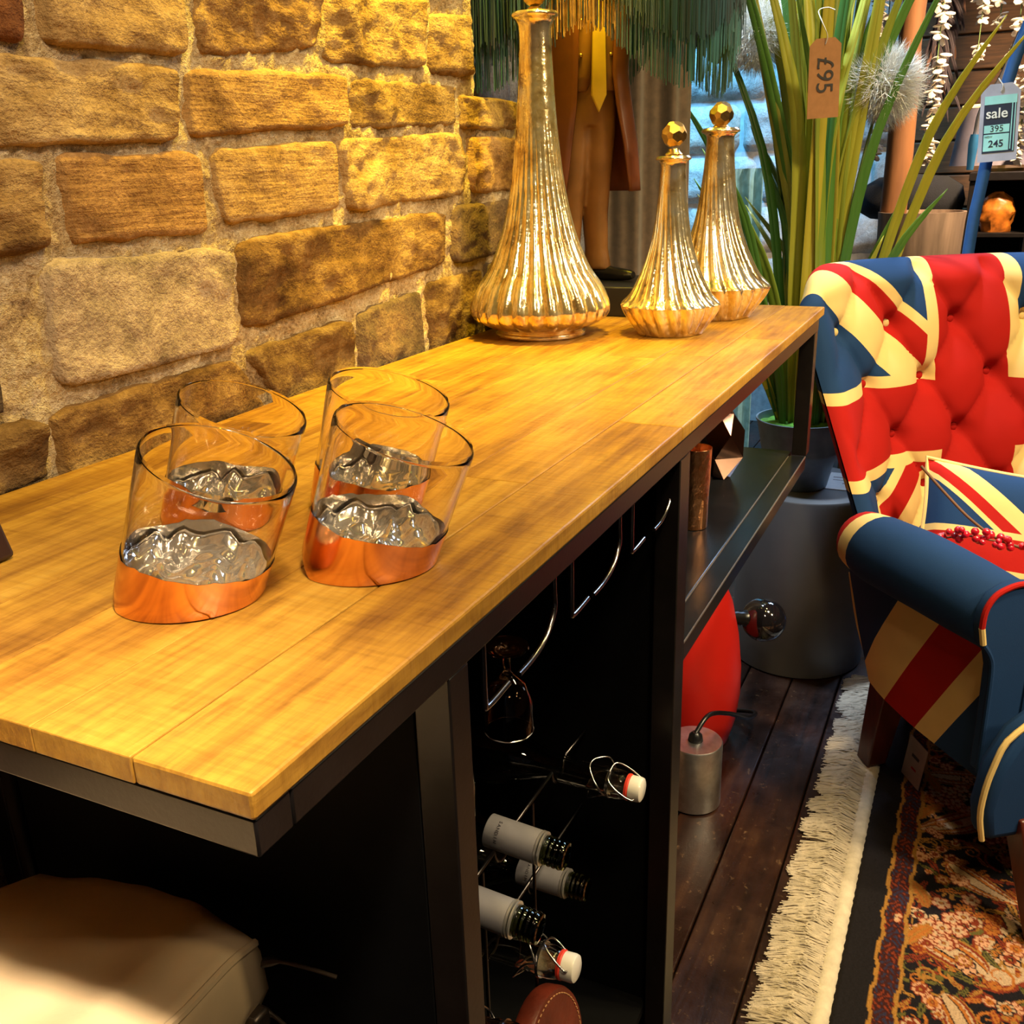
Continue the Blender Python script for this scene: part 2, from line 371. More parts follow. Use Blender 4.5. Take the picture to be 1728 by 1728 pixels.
STN = [
    ([(0.262, 1.312), (0.357, 1.312), (0.346, 1.237), (0.272, 1.237)], 'red'),
    ([(0.366, 1.312), (0.540, 1.318), (0.526, 1.242), (0.364, 1.238)], 'tan'),
    ([(0.548, 1.318), (0.753, 1.328), (0.738, 1.267), (0.543, 1.243)], 'tan'),
    ([(0.761, 1.328), (0.987, 1.349), (0.977, 1.263), (0.742, 1.254)], 'tan'),
    ([(0.281, 1.228), (0.512, 1.237), (0.501, 1.168), (0.264, 1.158)], 'tan'),
    ([(0.520, 1.233), (0.787, 1.247), (0.782, 1.188), (0.514, 1.170)], 'lined'),
    ([(0.796, 1.243), (1.055, 1.250), (1.056, 1.196), (0.789, 1.185)], 'tan'),
    ([(0.995, 1.334), (1.115, 1.345), (1.115, 1.262), (0.986, 1.258)], 'tan'),
    ([(0.250, 1.152), (0.343, 1.155), (0.334, 1.080), (0.246, 1.082)], 'tan'),
    ([(0.354, 1.158), (0.530, 1.160), (0.526, 1.083), (0.358, 1.082)], 'lined'),
    ([(0.538, 1.161), (0.751, 1.175), (0.750, 1.094), (0.547, 1.088)], 'lined'),
    ([(0.757, 1.176), (1.072, 1.188), (1.076, 1.102), (0.772, 1.090)], 'tan'),
    ([(1.064, 1.238), (1.262, 1.236), (1.262, 1.194), (1.066, 1.192)], 'tan'),
    ([(1.084, 1.184), (1.262, 1.184), (1.262, 1.103), (1.088, 1.102)], 'tan'),
    ([(0.322, 1.075), (0.553, 1.070), (0.546, 0.963), (0.315, 0.966)], 'grey'),
    ([(0.564, 1.076), (1.017, 1.085), (1.003, 1.009), (0.554, 0.977)], 'brown'),
    ([(1.030, 1.088), (1.262, 1.092), (1.262, 1.009), (1.020, 1.005)], 'dark'),
    ([(0.222, 1.007), (0.268, 1.003), (0.260, 0.960), (0.212, 0.958)], 'dark'),
    ([(0.305, 0.952), (0.541, 0.956), (0.596, 0.880), (0.302, 0.880)], 'brown'),
    ([(0.554, 0.962), (0.758, 0.967), (0.762, 0.880), (0.608, 0.880)], 'brown'),
    ([(0.769, 0.972), (0.931, 0.984), (0.936, 0.880), (0.770, 0.880)], 'dark'),
    ([(0.941, 0.990), (1.115, 0.997), (1.115, 0.880), (0.946, 0.880)], 'brown'),
    ([(1.125, 0.998), (1.262, 1.000), (1.262, 0.880), (1.125, 0.880)], 'dark'),
    ([(0.180, 0.952), (0.297, 0.947), (0.293, 0.896), (0.170, 0.890)], 'brown'),
]
SM = {'brown': M_stone_brown, 'tan': M_stone, 'grey': M_stone_grey, 'dark': M_stone_dark, 'red': M_stone_red, 'lined': M_stone_lined}
for i, (q, k) in enumerate(STN):
    q = [(q[0][0] - .002, q[0][1] + .002), (q[1][0] + .002, q[1][1] + .002), (q[2][0] + .002, q[2][1] - .002), (q[3][0] - .002, q[3][1] - .002)]
    w_ = q[1][0] - q[0][0]; amp = {'tan': 0.011, 'lined': 0.005, 'grey': 0.006, 'dark': 0.010, 'red': 0.005, 'brown': 0.011}[k]
    part('stone', stone_mb(q, PL, max(12, int(w_ * 170)), 20, 0.009, amp, i + 1, 0.006), SM[k], wl, ang=180)
# courses the frame barely shows: left of the view, above it, and under the bar top
for z0, z1, x0, x1 in [(1.245, 1.312, -0.5, 0.255), (1.165, 1.235, -0.5, 0.252), (1.085, 1.156, -0.5, 0.236), (0.966, 1.075, -0.5, 0.20), (0.895, 0.955, -0.5, 0.165),
                       (1.325, 1.42, -0.5, 0.75), (1.36, 1.44, 0.77, 1.115), (1.43, 1.53, -0.5, 1.115), (1.54, 1.63, -0.5, 1.115), (1.64, 1.76, -0.5, 1.115),
                       (0.78, 0.87, -0.4, 1.115), (0.68, 0.77, -0.4, 1.115), (0.57, 0.67, -0.4, 1.115), (0.46, 0.56, -0.4, 1.115), (0.35, 0.45, -0.4, 1.115), (0.24, 0.34, -0.4, 1.115), (0.12, 0.23, -0.4, 1.115), (0.01, 0.11, -0.4, 1.115)]:
    x = x0 + 0
    while x < x1 - 0.03:
        wd = rnd.uniform(0.15, 0.27); e = x + wd
        if x1 - e < 0.09: e = x1
        kk = rnd.choice(['tan', 'tan', 'lined', 'grey']) if z0 > 0.88 else rnd.choice(['red', 'red', 'dark'])
        part('stone', stone_mb([(x, z1), (e - 0.01, z1), (e - 0.01, z0), (x, z0)], PL, 10, 6, 0.014, 0.008, rnd.randint(30, 900)), SM[kk], wl, ang=180)
        x = e
# the recess behind the lamp: same stone, set back
rc = MB(); rc.box(1.12, 2.75, 0.72, 0.95, 0.0, 2.8); wr = struct('wall_recess', rc, M_mortar, smooth=False)
PR = lambda a, b, o: (a, 0.715 - o, b)
for r in range(10):
    z0 = 0.62 + r * 0.105; x = 1.13 - 0.02 * (r % 2)
    x = 1.13
    while x < 1.75:
        e = min(x + rnd.uniform(0.16, 0.28), 1.76)
        part('stone', stone_mb([(x, z0 + 0.093), (e - 0.012, z0 + 0.093), (e - 0.012, z0), (x, z0)], PR, 14, 8, 0.014, 0.009, rnd.randint(30, 900)), SM[rnd.choice(['tan', 'tan', 'grey'])], wr, ang=180)
        x = e
# jamb of the recess
PJ = lambda a, b, o: (1.118 + o, a, b)
for r in range(8):
    z0 = 1.25 + r * 0.105
    part('stone', stone_mb([(0.478, z0 + 0.093), (0.70, z0 + 0.093), (0.70, z0), (0.478, z0)], PJ, 12, 7, 0.010, 0.006, 300 + r), SM[['tan', 'dark'][r % 2]], wr, ang=180)
# back wall: pale stone on the left of a timber-clad stretch
bw = MB(); bw.box(4.2, 4.4, -2.6, 1.8, 0.0, 2.8)
M_plaster = simple('grey_mortar', (0.42, 0.42, 0.42), 0.95, 0, 0.2, 30, 0.3, 120)
wb = struct('wall_back', bw, M_plaster, smooth=False)
PB = lambda a, b, o: (4.19 - o, a, b)
for r in range(9):
    z0 = 0.55 + r * 0.21; y = 1.75 - 0.12 * (r % 2)
    while y > 0.22:
        e = max(y - rnd.uniform(0.26, 0.5), 0.12)
        part('stone', stone_mb([(y, z0 + 0.195), (e + 0.015, z0 + 0.195), (e + 0.015, z0), (y, z0)], PB, 12, 7, 0.03, 0.02, rnd.randint(30, 900), 0.02), M_stone_pale, wb, ang=180)
        y = e
M_board = simple('brown_cladding', (0.20, 0.085, 0.025), 0.6, 0, 0.3, 5, 0.2, 60, stretch=(1, 2, 22), rand=4)
for r in range(16):
    z0 = 0.2 + r * 0.125; y = 0.1
    for y0, y1 in ((0.10, -0.62 - 0.1 * (r % 3)), (-0.625 - 0.1 * (r % 3), -1.6), (-1.605, -2.55)):
        m = MB(); m.box(4.165, 4.2, y1, y0, z0, z0 + 0.118); part('plank', m, M_board, wb, bevel=0.004)
# the rest of the shop, out of frame, closes the room
M_wallp = simple('warm_plaster', (0.30, 0.22, 0.15), 0.9, 0, 0.1, 4)
for nm, bx in (('ceiling', (-1.6, 4.4, -2.8, 1.8, 2.8, 2.9)), ('wall_right', (-1.6, 4.2, -2.8, -2.65, 0.0, 2.8)), ('wall_front', (-1.6, -1.5, -2.65, 0.9, 0.0, 2.8))):
    c_ = MB(); c_.box(*bx); struct(nm, c_, M_wallp, smooth=False)
# floor
fl = MB(); fl.box(-1.5, 4.3, -2.7, 1.8, -0.08, -0.018)
M_fbase = simple('floor_void', (0.006, 0.004, 0.003), 0.9)
fo = struct('floor', fl, M_fbase, smooth=False)
def floor_mat():
    m, nt, bs = new_mat('dark_floor_boards')
    v = coords(nt, (1.5, 16, 8), rand=5); v2 = coords(nt, (1, 1, 1), rand=5); n1 = noi(nt, v, 2, 5, 0.6, 0.6); n2 = noi(nt, v2, 9, 5, 0.65); n3 = noi(nt, v2, 60, 4, 0.7)
    c = ramp(nt, (X(n1) * 0.5 + X(n2) * 0.5).s, [(0.36, (0.008, 0.003, 0.002)), (0.52, (0.026, 0.009, 0.005)), (0.72, (0.065, 0.026, 0.011))])
    c = mix(nt, (X(n3) - 0.62) * 5, c, (0.22, 0.13, 0.07))
    nt.links.new(c, bs.inputs['Base Color']); r = ramp(nt, n2, [(0.3, (0.24, 0.24, 0.24)), (0.7, (0.48, 0.48, 0.48))]); nt.links.new(r, bs.inputs['Roughness'])
    bump(nt, bs, (X(n1) * 0.5 + X(n3) * 0.4).s, 0.35, 0.004); return m
M_floor = floor_mat()
y = 0.8655
k = 0
while y > -2.5:
    cuts = [-0.8, 0.25 + 0.5 * ((k * 7) % 5) / 5, 2.35 + 0.7 * ((k * 3) % 4) / 4, 4.2]
    for a, b in zip(cuts, cuts[1:]):
        m = MB(); dz = rnd.uniform(-0.0015, 0.0); m.box(a + 0.001, b - 0.001, y - 0.0985, y, -0.02, dz)
        part('floor_board', m, M_floor, fo, bevel=0.0025)
    y -= 0.1015; k += 1

# ------------------------------------------------------------------ the bar console
bar = thing('bar_console', 'long narrow bar table with honey wood top on a black steel frame', 'bar table', (0.74, 0.22, 0))
L_, W_, H_ = 1.483, 0.45, 0.90
t = MB(); t.box(0.006, L_ - 0.006, 0.006, W_ - 0.006, 0.8862, 0.893); top = part('worktop', t, M_wood, bar, world=True, smooth=False)
rows = [0, 0.066, 0.128, 0.196, 0.262, 0.322, 0.388, 0.45]
for i in range(7):
    y0, y1 = rows[i], rows[i + 1]
    cuts = [0.0, [0.62, 0.41, 0.95, 0.55, 0.30, 0.74, 0.5][i], [1.13, 0.98, L_, 1.2, 0.86, L_, 1.06][i], L_]
    cuts = sorted(set(cuts))
    for a, b in zip(cuts, cuts[1:]):
        m = MB(); ga = 0.00012
        m.box(a + (ga if a > 0 else 0), b - (ga if b < L_ else 0), y0 + (ga if i else 0), y1 - (ga if i < 6 else 0), 0.886, H_)
        o = link('board', m.mesh('board', M_wood, False), top)
        d = off_of(top); o.data.transform(Matrix.Translation(-d))
        bv = o.modifiers.new('bevel', 'BEVEL'); bv.width = 0.0008 if i else 0.0018; bv.segments = 2
def bpart(name, x0, x1, y0, y1, z0, z1, mat=M_steel, bv=0.0012, parent=bar):
    m = MB(); m.box(x0, x1, y0, y1, z0, z1); return part(name, m, mat, parent, world=True, bevel=bv)
zt = 0.8858
bpart('rail', 0.0245, L_ - 0.046, 0.001, 0.024, 0.867, zt); bpart('rail', 0.0245, L_ - 0.046, 0.424, 0.447, 0.867, zt)
bpart('rail', 0.001, 0.024, 0.001, 0.4470, 0.867, zt); bpart('rail', L_ - 0.07, L_ - 0.046, 0.0245, 0.4235, 0.8675, zt)
for x0, x1 in ((0.163, 0.186), (0.622, 0.656), (1.408, 1.437)):
    zb_ = 0.6558 if x0 > 1 else 0.0
    bpart('leg', x0, x1, 0.0015, 0.026, zb_, 0.8668); bpart('leg', x0, x1, 0.422, 0.4465, zb_, 0.8668)
bpart('side_panel', 0.164, 0.176, 0.0265, 0.4015, 0.03, 0.866, M_panel); bpart('divider_panel', 0.634, 0.646, 0.0265, 0.4215, 0.03, 0.866, M_panel)
bpart('back_panel', 0.1765, 0.6335, 0.412, 0.4215, 0.03, 0.866, M_panel)
# far bay: tray shelf set in an angle-iron rail
sh = bpart('shelf', 0.6565, 1.4365, 0.031, 0.4215, 0.640, 0.6545, M_shelf, 0.001)
bpart('shelf_rail', 0.6565, 1.4075, 0.002, 0.0285, 0.633, 0.6550, M_shelf, 0.0008)
bpart('shelf_edge', 0.657, 1.407, 0.0018, 0.0032, 0.6535, 0.6556, M_edge, 0, bar)
bpart('shelf_edge', 0.657, 1.400, 0.0288, 0.0304, 0.6535, 0.6556, M_edge, 0, bar)
bpart('shelf_rail', 1.412, 1.434, 0.0265, 0.4215, 0.633, 0.6395, M_shelf, 0.0008)
lowsh = bpart('lower_shelf', 0.1765, 0.6335, 0.028, 0.411, 0.165, 0.178, M_panel, 0.001)
# stemware hooks under the front rail
def hook(x, foot, bend, y=0.012):
    z0 = 0.868; zb = 0.812
    if bend: p = smooth_path([(x, y, z0), (x, y, z0 - 0.02), (x, y, zb + 0.02), (x + foot * 0.25, y, zb + 0.006), (x + foot * 0.6, y, zb), (x + foot, y, zb - 0.001)], 5)
    else: p = smooth_path([(x, y, z0), (x, y, z0 - 0.02), (x, y, zb + 0.005), (x + foot * 0.12, y, zb), (x + foot, y, zb + 0.001)], 5)
    m = MB(); m.tube(p, 0.0021, 8); part('rack_hook', m, M_wire, bar, world=True, ang=80)
for y in (0.012, 0.10, 0.2, 0.3):
    for xl, xr in ((0.224, 0.336), (0.369, 0.476), (0.509, 0.6285)):
        hook(xl, 0.034, False, y); hook(xr, -0.062 if xr < 0.6 else -0.055, True, y)
# wire rack with a dip under every neck
def rackwire(z, y, xs, r, post=True):
    p = [(0.1775, y, z)]
    for x in xs:
        for a in range(-4, 5):
            an = PI * a / 8; p.append((x + math.sin(an) * r, y, z - math.cos(an) * r * 1.05 + 0.004))
    p.append((0.633, y, z)); m = MB(); m.tube(p, 0.0019, 8); part('rack_wire', m, M_rack, bar, world=True, ang=80)
    if post:
        for x in [(a + b) / 2 for a, b in zip(xs, xs[1:])]:
            m = MB(); m.tube([(x, y, z), (x, y, 0.178)], 0.0019, 8); part('rack_post', m, M_rack, bar, world=True, ang=80)
R1 = [0.255, 0.335, 0.42, 0.555]; R2 = [0.318, 0.40]
rackwire(0.537, 0.105, R1, 0.0185); rackwire(0.530, 0.30, R1, 0.0395, False)
rackwire(0.437, 0.11, R2, 0.0185); rackwire(0.430, 0.30, R2, 0.0395, False)
rackwire(0.396, 0.13, [0.540], 0.0185, False); rackwire(0.392, 0.30, [0.540], 0.0395, False)

# ------------------------------------------------------------------ bottles in the rack
M_cap = simple('grey_foil_capsule', (0.40, 0.385, 0.40), 0.38, 0.35, 0.1, 40)
M_ring = simple('silver_ring', (0.80, 0.77, 0.74), 0.3, 0.8)
M_ink = simple('dark_print', (0.05, 0.045, 0.05), 0.8)
M_cer = simple('white_ceramic', (0.82, 0.78, 0.70), 0.3, 0, 0.04, 10, coat=0.3)
M_rub = simple('red_rubber', (0.75, 0.05, 0.025), 0.5)
def axis_matrix(mouth, tilt):
    # local +z = towards the mouth (world -y, tilted)
    d = Vector((0, -math.cos(tilt), -math.sin(tilt))); x = Vector((1, 0, 0)); y = d.cross(x)
    return Matrix(((x.x, y.x, d.x, mouth[0]), (x.y, y.y, d.y, mouth[1]), (x.z, y.z, d.z, mouth[2]), (0, 0, 0, 1)))
def bottle_root(name, label, mouth, tilt, group):
    o = thing(name, label, 'bottle', (0, 0, 0), 0, group); o.matrix_world = axis_matrix(mouth, tilt); return o
def wine(label, mouth, tilt, spin, dark=False):
    o = bottle_root('wine_bottle', label, mouth, tilt, 'bottles lying in the wire rack')
    prof = [(0.0, -0.27), (0.030, -0.285), (0.0365, -0.28), (0.037, -0.27), (0.037, -0.135), (0.033, -0.118), (0.022, -0.10), (0.0152, -0.085), (0.0142, -0.03), (0.0135, -0.022)]
    thr = []
    for i in range(25):
        z = -0.022 + 0.02 * i / 24; thr.append((0.0128 + 0.0009 * (0.5 - 0.5 * math.cos(i / 24 * 4 * 2 * PI)), z))
    prof += thr + [(0.0125, 0.0), (0.0098, 0.0005), (0.0094, -0.002), (0.0098, -0.08), (0.016, -0.10), (0.030, -0.122), (0.0345, -0.138), (0.0345, -0.265), (0.0, -0.262)]
    m = MB(); m.lathe(prof, 36, cap0=False, cap1=False); part('glass', m, M_green_glass, o, ang=60)
    m = MB(); m.lathe([(0.0150, -0.079), (0.0156, -0.0785), (0.0156, -0.0285), (0.0150, -0.028)], 40); c = part('capsule', m, M_cap, o, label='grey foil capsule')
    for z in (-0.0265, -0.0232):
        m = MB(); m.lathe([(0.0140, z - 0.0012), (0.0160, z - 0.0008), (0.0160, z + 0.0008), (0.0140, z + 0.0012)], 40); part('capsule_ring', m, M_ring, o)
    for i, ch in enumerate('SANDIN'):
        an = spin + i * 0.24; r = 0.01568
        nrm = Vector((math.cos(an), math.sin(an), 0)); tang = Vector((-math.sin(an), math.cos(an), 0))
        M = frame_mat((nrm.x * r, nrm.y * r, -0.066), tang, (0, 0, 1))
        text_part('letter', ch, 0.0046, M_ink, c, M)
    return o
wine('wine bottle with grey foil capsule lying in the rack, middle of the upper row', (0.42, 0.040, 0.543), math.radians(4), 1.75)
wine('wine bottle with grey capsule nearest the front black leg', (0.337, 0.030, 0.5345), math.radians(4), 1.3)
wine('small dim wine bottle lying behind and below the other two grey capsules', (0.540, 0.067, 0.402), math.radians(0.5), 1.75)
def swing(label, mouth, tilt, mat, rot=0.0):
    o = bottle_root('swing_top_bottle', label, mouth, tilt, 'bottles lying in the wire rack')
    prof = [(0.0, -0.275), (0.030, -0.285), (0.0365, -0.28), (0.0370, -0.27), (0.037, -0.16), (0.033, -0.14), (0.022, -0.115), (0.0150, -0.095), (0.0138, -0.05), (0.0138, -0.034), (0.0152, -0.032), (0.0152, -0.014), (0.0140, -0.008), (0.0128, -0.0055), (0.0105, -0.0055), (0.0100, -0.01), (0.0105, -0.09), (0.018, -0.115), (0.030, -0.145), (0.0345, -0.162), (0.0345, -0.265), (0.0, -0.262)]
    m = MB(); m.lathe(prof, 36, cap0=False, cap1=False); part('glass', m, mat, o, ang=60)
    m = MB(); m.lathe([(0.0112, -0.0055), (0.0135, -0.005), (0.0138, -0.0025), (0.0125, -0.001), (0.0112, -0.001)], 32); part('seal', m, M_rub, o, label='red rubber seal')
    m = MB(); m.lathe([(0.0, -0.001), (0.0128, -0.001), (0.0130, 0.008), (0.0122, 0.0108), (0.010, 0.012), (0.0, 0.0123)], 36, cap0=False, cap1=False); part('stopper', m, M_cer, o, label='white ceramic stopper')
    R = Matrix.Rotation(rot, 4, 'Z')
    m = MB(); m.lathe([(0.0153, -0.0245), (0.0165, -0.0245), (0.0165, -0.0215), (0.0153, -0.0215)], 32); part('collar_wire', m, M_wire, o)
    for pts, cl in (([(0.0, 0.0165, -0.023), (0.012, 0.0175, -0.020), (0.0165, 0.010, -0.010), (0.0155, 0.0, 0.004), (0.010, 0, 0.0062), (0.0, 0, 0.0062), (-0.010, 0, 0.0062), (-0.0155, 0.0, 0.004), (-0.0165, 0.010, -0.010), (-0.012, 0.0175, -0.020), (0, 0.0165, -0.023)], 0),
                    ([(0.0165, 0, -0.023), (0.0185, -0.004, -0.034), (0.012, -0.0185, -0.046), (0.0, -0.021, -0.049), (-0.012, -0.0185, -0.046), (-0.0185, -0.004, -0.034), (-0.0165, 0, -0.023)], 0),
                    ([(0.0185, 0.001, -0.024), (0.0195, 0.014, -0.03), (0.009, 0.021, -0.04), (0, 0.0225, -0.043), (-0.009, 0.021, -0.04), (-0.0195, 0.014, -0.03), (-0.0185, 0.001, -0.024)], 0)):
        m = MB(); m.tube([R @ Vector(q) for q in smooth_path(pts, 5)], 0.00115, 6); part('bail_wire', m, M_wire, o, ang=80)
    return o
swing('clear swing top bottle with white stopper, uppermost in the rack', (0.556, 0.024, 0.533), math.radians(1), M_clear_bottle, 0.3)
swing('clear swing top bottle with white stopper below the grey capsules', (0.400, 0.034, 0.4375), math.radians(-3), M_clear_bottle, -0.5)
swing('swing top bottle of smoked glass beside the front black leg, mostly hidden by it', (0.318, 0.036, 0.424), math.radians(-8), M_smoke, 2.2)
m = MB(); m.lathe([(0.0, 0), (0.067, 0), (0.069, 0.004), (0.069, 0.018), (0.067, 0.022), (0.0, 0.022)], 48, cap0=False, cap1=False, M=Matrix.Rotation(math.radians(78), 4, 'X') @ Matrix.Rotation(0, 4, 'Z'))
M_lea = simple('red_brown_leather', (0.15, 0.022, 0.010), 0.45, 0, 0.2, 30, 0.3, 160)
lc = single('leather_disc', 'round red brown leather case standing on the lower shelf under the bottles', 'case', m, M_lea, (0, 0, 0), world=False)
lc.location = (0.452, 0.09, 0.178 + 0.0715)
st = MB()
for i in range(60):
    a0 = 2 * PI * i / 60; st.tube([Matrix.Rotation(math.radians(78), 3, 'X') @ Vector((0.062 * math.cos(a), 0.062 * math.sin(a), 0.0225)) for a in (a0, a0 + 0.06)], 0.0007, 4)
s_ = part('stitching', st, simple('tan_thread', (0.55, 0.28, 0.12), 0.7), lc); s_['kind'] = 'stuff'

# ------------------------------------------------------------------ smoked goblets hanging from the hooks
def goblet(label, loc, sc):
    o = thing('stem_glass', label, 'glass', loc, 0, 'stem glasses hanging from the rack')
    def emb(t_, z): return 1 + 0.03 * math.sin(9 * t_ + z * 260) * max(0, min(1, (-z - 0.02) / 0.02))
    k = sc
    prof = [(0.0, 0.0), (0.024 * k, 0.0), (0.025 * k, -0.0015), (0.012 * k, -0.004 * k), (0.0045 * k, -0.010 * k), (0.004 * k, -0.03 * k), (0.008 * k, -0.036 * k), (0.019 * k, -0.046 * k), (0.0265 * k, -0.066 * k), (0.028 * k, -0.085 * k), (0.0275 * k, -0.103 * k), (0.0262 * k, -0.103 * k), (0.0262 * k, -0.085 * k), (0.0245 * k, -0.066 * k), (0.017 * k, -0.049 * k), (0.0, -0.043 * k)]
    m = MB(); m.lathe(prof, 48, cap0=False, cap1=False, fl=emb); part('glass_body', m, M_smoke, o, ang=60)
    m = MB(); m.lathe([(0.0272 * k, -0.1025 * k), (0.0279 * k, -0.1032 * k), (0.0272 * k, -0.1042 * k), (0.0262 * k, -0.1035 * k)], 48, cap0=False, cap1=False); part('silver_rim', m, M_ring, o)
    return o
goblet('smoked stem glass hanging upside down from the nearest complete hook pair', (0.302, 0.035, 0.8150), 0.66)
goblet('smoked stem glass hanging half hidden behind the front black leg', (0.252, 0.075, 0.8150), 1.15)
# ------------------------------------------------------------------ tilted copper-based tumblers
TD = Vector((0.4297, -0.9025, 0)).normalized()
def tumbler(label, loc, tau, seed, yaw=0.0):
    t = Matrix.Rotation(yaw, 3, 'Z') @ TD; zc = Vector((0, 0, 1)); a = zc * math.cos(tau) + t * math.sin(tau); e1 = t * math.cos(tau) - zc * math.sin(tau); e2 = zc.cross(t)
    o = thing('whisky_tumbler', label, 'glass', loc, 0, 'tilted copper based tumblers')
    HR, N = 0.090, 64; T = math.tan(math.radians(50)); off = 0.026
    def R(h): return 0.0415 + 0.0025 * h / HR
    def hb(q):
        h1 = math.tan(tau) * q
        h2 = (-T * off - T * math.cos(tau) * q + math.sin(tau) * q) / (math.cos(tau) + T * math.sin(tau))
        return max(h1, h2)
    def pt(r, th, h): q = e1 * (r * math.cos(th)) + e2 * (r * math.sin(th)) + a * h; return (q.x, q.y, q.z)
    def shell(d, levels, lo_only=False):
        """outer rings from base centre out, then up the wall; d = outward offset"""
        rings = []
        for f in (0.02, 0.2, 0.4, 0.6, 0.8, 0.92, 0.985):
            rings.append([pt((R(0) + d) * f, 2 * PI * i / N, hb((R(0) + d) * f * math.cos(2 * PI * i / N)) - d + 0.0004) for i in range(N)])
        for h in levels:
            ring = []
            for i in range(N):
                th = 2 * PI * i / N; b = hb(R(0) * math.cos(th)); hh = h(th, b) if callable(h) else b + (HR - b) * h
                ring.append(pt(R(hh) + d, th, hh))
            rings.append(ring)
        return rings
    m = MB(); rings = shell(0, [0.03, 0.1, 0.25, 0.5, 0.75, 0.93, 0.985])
    so = Vector((seed * 5.1, seed * 2.3, 0))
    th_ = 0.0016
    rings.append([pt(R(HR) - 0.0003, 2 * PI * i / N, HR + 0.0003) for i in range(N)])
    rings.append([pt(R(HR) - 0.0008, 2 * PI * i / N, HR + 0.0006) for i in range(N)])
    rings.append([pt(R(HR) - 0.0013, 2 * PI * i / N, HR + 0.0003) for i in range(N)])
    def inner(th, f, r):
        q = r * math.cos(th); c = Vector((q, r * math.sin(th), 0))
        base = 0.0165 + 0.25 * q
        al = c.x * 0.9 + c.y * 0.43; ac = -c.x * 0.43 + c.y * 0.9
        rip = 0.0030 * math.sin(al * 300 + 5 * noise.noise(Vector((al * 30, ac * 20, seed)))) + 0.006 * noise.noise(Vector((al * 75, ac * 28, seed))) + 0.0025 * noise.noise(c * 120 + so)
        return base + rip
    for f in (0.98, 0.9, 0.75, 0.55, 0.35, 0.2, 0.08):
        ring = []
        for i in range(N):
            th = 2 * PI * i / N; b = inner(th, 1, R(0) - th_); hh = b + 0.004 + (HR - b) * f
            ring.append(pt(R(hh) - th_, th, hh))
        rings.append(ring)
    for f in (0.97, 0.9, 0.82, 0.74, 0.66, 0.58, 0.5, 0.42, 0.34, 0.26, 0.18, 0.1, 0.03):
        rings.append([pt((R(0.02) - th_) * f, 2 * PI * i / N, inner(2 * PI * i / N, f, (R(0.02) - th_) * f) + (0.004 if f > 0.93 else 0)) for i in range(N)])
    m.grid([p for r_ in rings for p in r_], N, len(rings), close_u=True)
    m.f.append(tuple(range(N))); m.f.append(tuple((len(rings) - 1) * N + i for i in range(N)))
    part('glass', m, M_glass, o, ang=50)
    wl_ = MB(); wr_ = []
    for f in (1.0, 0.985, 0.95, 0.9, 0.85, 0.8, 0.74, 0.68, 0.61, 0.54, 0.47, 0.4, 0.33, 0.26, 0.19, 0.12, 0.04):
        wr_.append([pt((R(0.02) - th_ - 0.0003) * min(f, 0.99), 2 * PI * i / N, inner(2 * PI * i / N, f, (R(0.02) - th_) * f) + 0.0006 + (0.007 + 0.002 * noise.noise(Vector((math.cos(2 * PI * i / N) * 2, math.sin(2 * PI * i / N) * 2, seed))) if f == 1.0 else 0.0045 if f > 0.93 else 0)) for i in range(N)])
    wl_.grid([p for r_ in wr_ for p in r_], N, len(wr_), close_u=True); wl_.f.append(tuple((len(wr_) - 1) * N + i for i in range(N)))
    part('silvered_well', wl_, M_silver, o, ang=180, label='rippled silvered bottom inside the glass')
    def coat_top(th, b):
        c = Vector((math.cos(th), math.sin(th), seed))
        return max(b + 0.006, 0.031 + 0.006 * noise.noise(c * 1.3) + 0.0015 * noise.noise(c * 9) + 0.006 * math.cos(th))
    lev = [(lambda th, b, k=k: b + (coat_top(th, b) - b) * k) for k in (0.04, 0.3, 0.65, 1.0)]
    for d, nm, mt, lb in ((0.00025, 'silver_lining', M_silver, 'silvered inner coating'), (0.0005, 'copper_coat', M_copper, 'copper plated base')):
        m = MB(); rg = shell(d, lev); m.grid([p for r_ in rg for p in r_], N, len(rg), close_u=True); m.f.append(tuple(range(N)))
        part(nm, m, mt, o, ang=40, label=lb)
    return o
tumbler('copper based glass tumbler nearest the camera on the left of the four', (0.143, 0.166, 0.9005), math.radians(22), 1, -0.32)
tumbler('front right tumbler, tilted, bright copper base near the wood edge', (0.226, 0.094, 0.9005), math.radians(20), 2, -0.22)
tumbler('back left tumbler, closest to the stone wall, behind the nearest tumbler', (0.252, 0.240, 0.9005), math.radians(21), 3, -0.30)
tumbler('back right tumbler standing behind the front right tumbler', (0.322, 0.158, 0.9005), math.radians(17), 4, -0.40)

# ------------------------------------------------------------------ mercury glass decanters
def facet_ball(mb, c, r):
    bm = bmesh.new(); bmesh.ops.create_icosphere(bm, subdivisions=2, radius=r)
    # merge to a coarse cut-gem pattern
    R = Matrix.Rotation(0.4, 4, 'X') @ Matrix.Rotation(0.3, 4, 'Y')
    bm.transform(R); vs = [(v.co.x + c[0], v.co.y + c[1], v.co.z + c[2]) for v in bm.verts]
    for i, v in enumerate(bm.verts): v.index = i
    mb.add(vs, [tuple(v.index for v in f.verts) for f in bm.faces]); bm.free()
def gem(r):
    bm = bmesh.new(); bmesh.ops.create_icosphere(bm, subdivisions=1, radius=r)
    bmesh.ops.bevel(bm, geom=list(bm.verts), offset=r * 0.30, affect='VERTICES', segments=1)
    bm.transform(Matrix.Rotation(0.5, 4, 'X') @ Matrix.Rotation(0.35, 4, 'Y'))
    bm.verts.index_update(); mb = MB(); mb.add([v.co[:] for v in bm.verts], [tuple(v.index for v in f.verts) for f in bm.faces]); bm.free(); return mb
